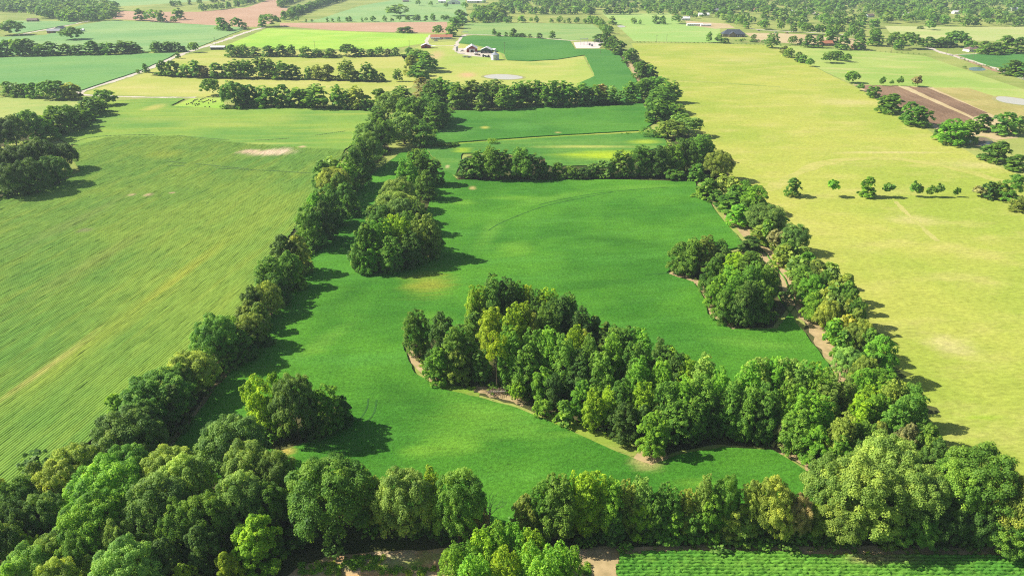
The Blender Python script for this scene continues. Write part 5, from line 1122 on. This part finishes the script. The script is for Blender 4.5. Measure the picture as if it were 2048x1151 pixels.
trailer(952, 110, 0.2, 6, M_WHITE, 'white tank trailer in the middle of the farmyard', True)
trailer(957, 111, 1.1, 5, M_RED, 'brown flatbed trailer beside the white tank')
trailer(930, 115, 0.1, 6, M_WHITE, 'white-sided trailer on the grass at the yard edge')
trailer(938, 115.5, -0.2, 5, M_GREY, 'grey trailer next to the white-sided trailer')
trailer(1518, 62, 0.0, 7, M_WHITE, 'white trailer parked under the shade trees')
def pickup(px, py, rz, m, lab, cat='pickup'):
    r = empty('pickup_truck' if cat == 'pickup' else 'parked_car', at(px, py), rz); tag(r, lab, cat)
    b = MB(); b.add([(-2.7, -.95, .45), (2.7, -.95, .45), (2.7, .95, .45), (-2.7, .95, .45), (-2.7, -.95, 1.05), (2.6, -.9, 1.0), (2.6, .9, 1.0), (-2.7, .95, 1.05)], [(3, 2, 1, 0), (4, 5, 6, 7), (0, 1, 5, 4), (1, 2, 6, 5), (2, 3, 7, 6), (3, 0, 4, 7)]); b.build('body', m, r)
    c = MB(); c.add([(-.9, -.85, 1.05), (1.3, -.85, 1.03), (1.3, .85, 1.03), (-.9, .85, 1.05), (-.7, -.72, 1.75), (.7, -.72, 1.75), (.7, .72, 1.75), (-.7, .72, 1.75)], [(0, 1, 5, 4), (1, 2, 6, 5), (2, 3, 7, 6), (3, 0, 4, 7)]); c.build('window', M_GLASS, r)
    MB().box(-.75, .75, -.74, .74, 1.75, 1.82).build('cab_roof', m, r)
    for s in (-1, 1): wheel(r, -1.7, s * .85, .38, .22); wheel(r, 1.7, s * .85, .38, .22)
    for s in (-.6, .6): MB().box(2.6, 2.72, s - .18, s + .18, .7, .9).build('headlight', M_WHITE, r)
pickup(924, 103, 0.4, M_WHITE, 'white pickup by the red barn lean-to'); pickup(872, 82.5, 0.0, M_GREY, 'grey pickup outside the ranch house porch')
pickup(1504, 74.5, 0.1, M_WHITE, 'white car beside the slate-roofed house', 'car'); pickup(1552, 66, 0.2, M_BLUEW, 'pale blue car under the shade trees', 'car'); pickup(1574, 67.5, -0.1, M_RED, 'red car on the pale yard road', 'car')
pickup(854, 7, 0.2, M_WHITE, 'white car left of the row of vehicles at the top', 'car'); pickup(864, 7.6, 0.2, M_GREY, 'grey car in the row of vehicles at the top', 'car'); pickup(874, 8, 0.2, M_WHITE, 'white car nearest the wide grey barn', 'car')
# cemetery
st = [(940, 380), (990, 365), (1050, 340), (1080, 330), (1110, 310), (1115, 290), (1150, 275), (1180, 265), (1215, 250), (1300, 260), (1330, 245), (1360, 235), (1410, 220), (1250, 305), (1275, 300), (1330, 300), (1390, 310), (1420, 300),
      (1460, 285), (1500, 268), (1550, 285), (1600, 270), (1090, 370), (1150, 375), (1190, 365), (1240, 378), (1262, 375), (1165, 410), (1220, 400), (1360, 330), (1500, 350), (1610, 325), (1640, 315), (1670, 310), (1690, 295), (1410, 435), (1525, 445)]
st = sorted([(300 + x / 12.8, 180 + y / 12.8) for x, y in st])
for i, (x, y) in enumerate(st):
    w, h = rnd.uniform(.32, .5), rnd.uniform(.7, 1.05)
    g = MB(); n = 7
    top = [(w * math.cos(math.pi * j / n), h - w * .5 + w * .5 * math.sin(math.pi * j / n)) for j in range(n + 1)]
    ring_ = [(-w, .2), (w, .2)] + top
    g.add([(a, -.14, b) for a, b in ring_] + [(a, .14, b) for a, b in ring_], [tuple(range(len(ring_))), tuple(reversed(range(len(ring_), 2 * len(ring_))))] + [(j, len(ring_) + j, len(ring_) + (j + 1) % len(ring_), (j + 1) % len(ring_)) for j in range(len(ring_))])
    r = empty('gravestone', at(x, y), 0.35); tag(r, 'dark upright gravestone, %s from left on the cemetery lawn' % ordinal(i), 'gravestone', 'gravestones on the cemetery lawn')
    g.build('slab', M_STONE, r); MB().box(-w - .15, w + .15, -.3, .3, 0, .22).build('plinth', M_STONE, r)
# brush pile under the golden tree
r = empty('brush_pile', at(992, 786)); tag(r, 'tangled brown brush pile at the foot of the golden tree', 'brush pile')
rb_ = random.Random(3); mb = MB()
for i in range(70):
    a = rb_.uniform(0, 6.28); c = Vector((rb_.gauss(0, 1.6), rb_.gauss(0, 1.0), rb_.uniform(.1, 1.1))); d = Vector((math.cos(a), math.sin(a), rb_.uniform(-.1, .45))) * rb_.uniform(.8, 2.0)
    mb.tube(c - d, c + d, .06, .02, 4, False)
mb.build('branches', M_WOOD, r); MB().tube((-2.2, .3, .3), (2.6, -.4, .9), .22, .14, 8).build('log', M_BARK_PALE, r)

# ------------------------------------------------------------------ haze
hb = MB().box(-5100, 5100, -600, 5300, -1.0, 125.0)
k = NT('haze_air')
pv = k.n('ShaderNodeVolumePrincipled')
pv.inputs['Color'].default_value = (0.76, 0.90, 1.0, 1.0); pv.inputs['Density'].default_value = HAZE_DENSITY; pv.inputs['Anisotropy'].default_value = 0.1
k.t.links.new(pv.outputs[0], k.out.inputs['Volume'])
tag(hb.build('haze', k.m), 'thin pale blue haze over the whole farmland', 'haze', None, 'stuff')
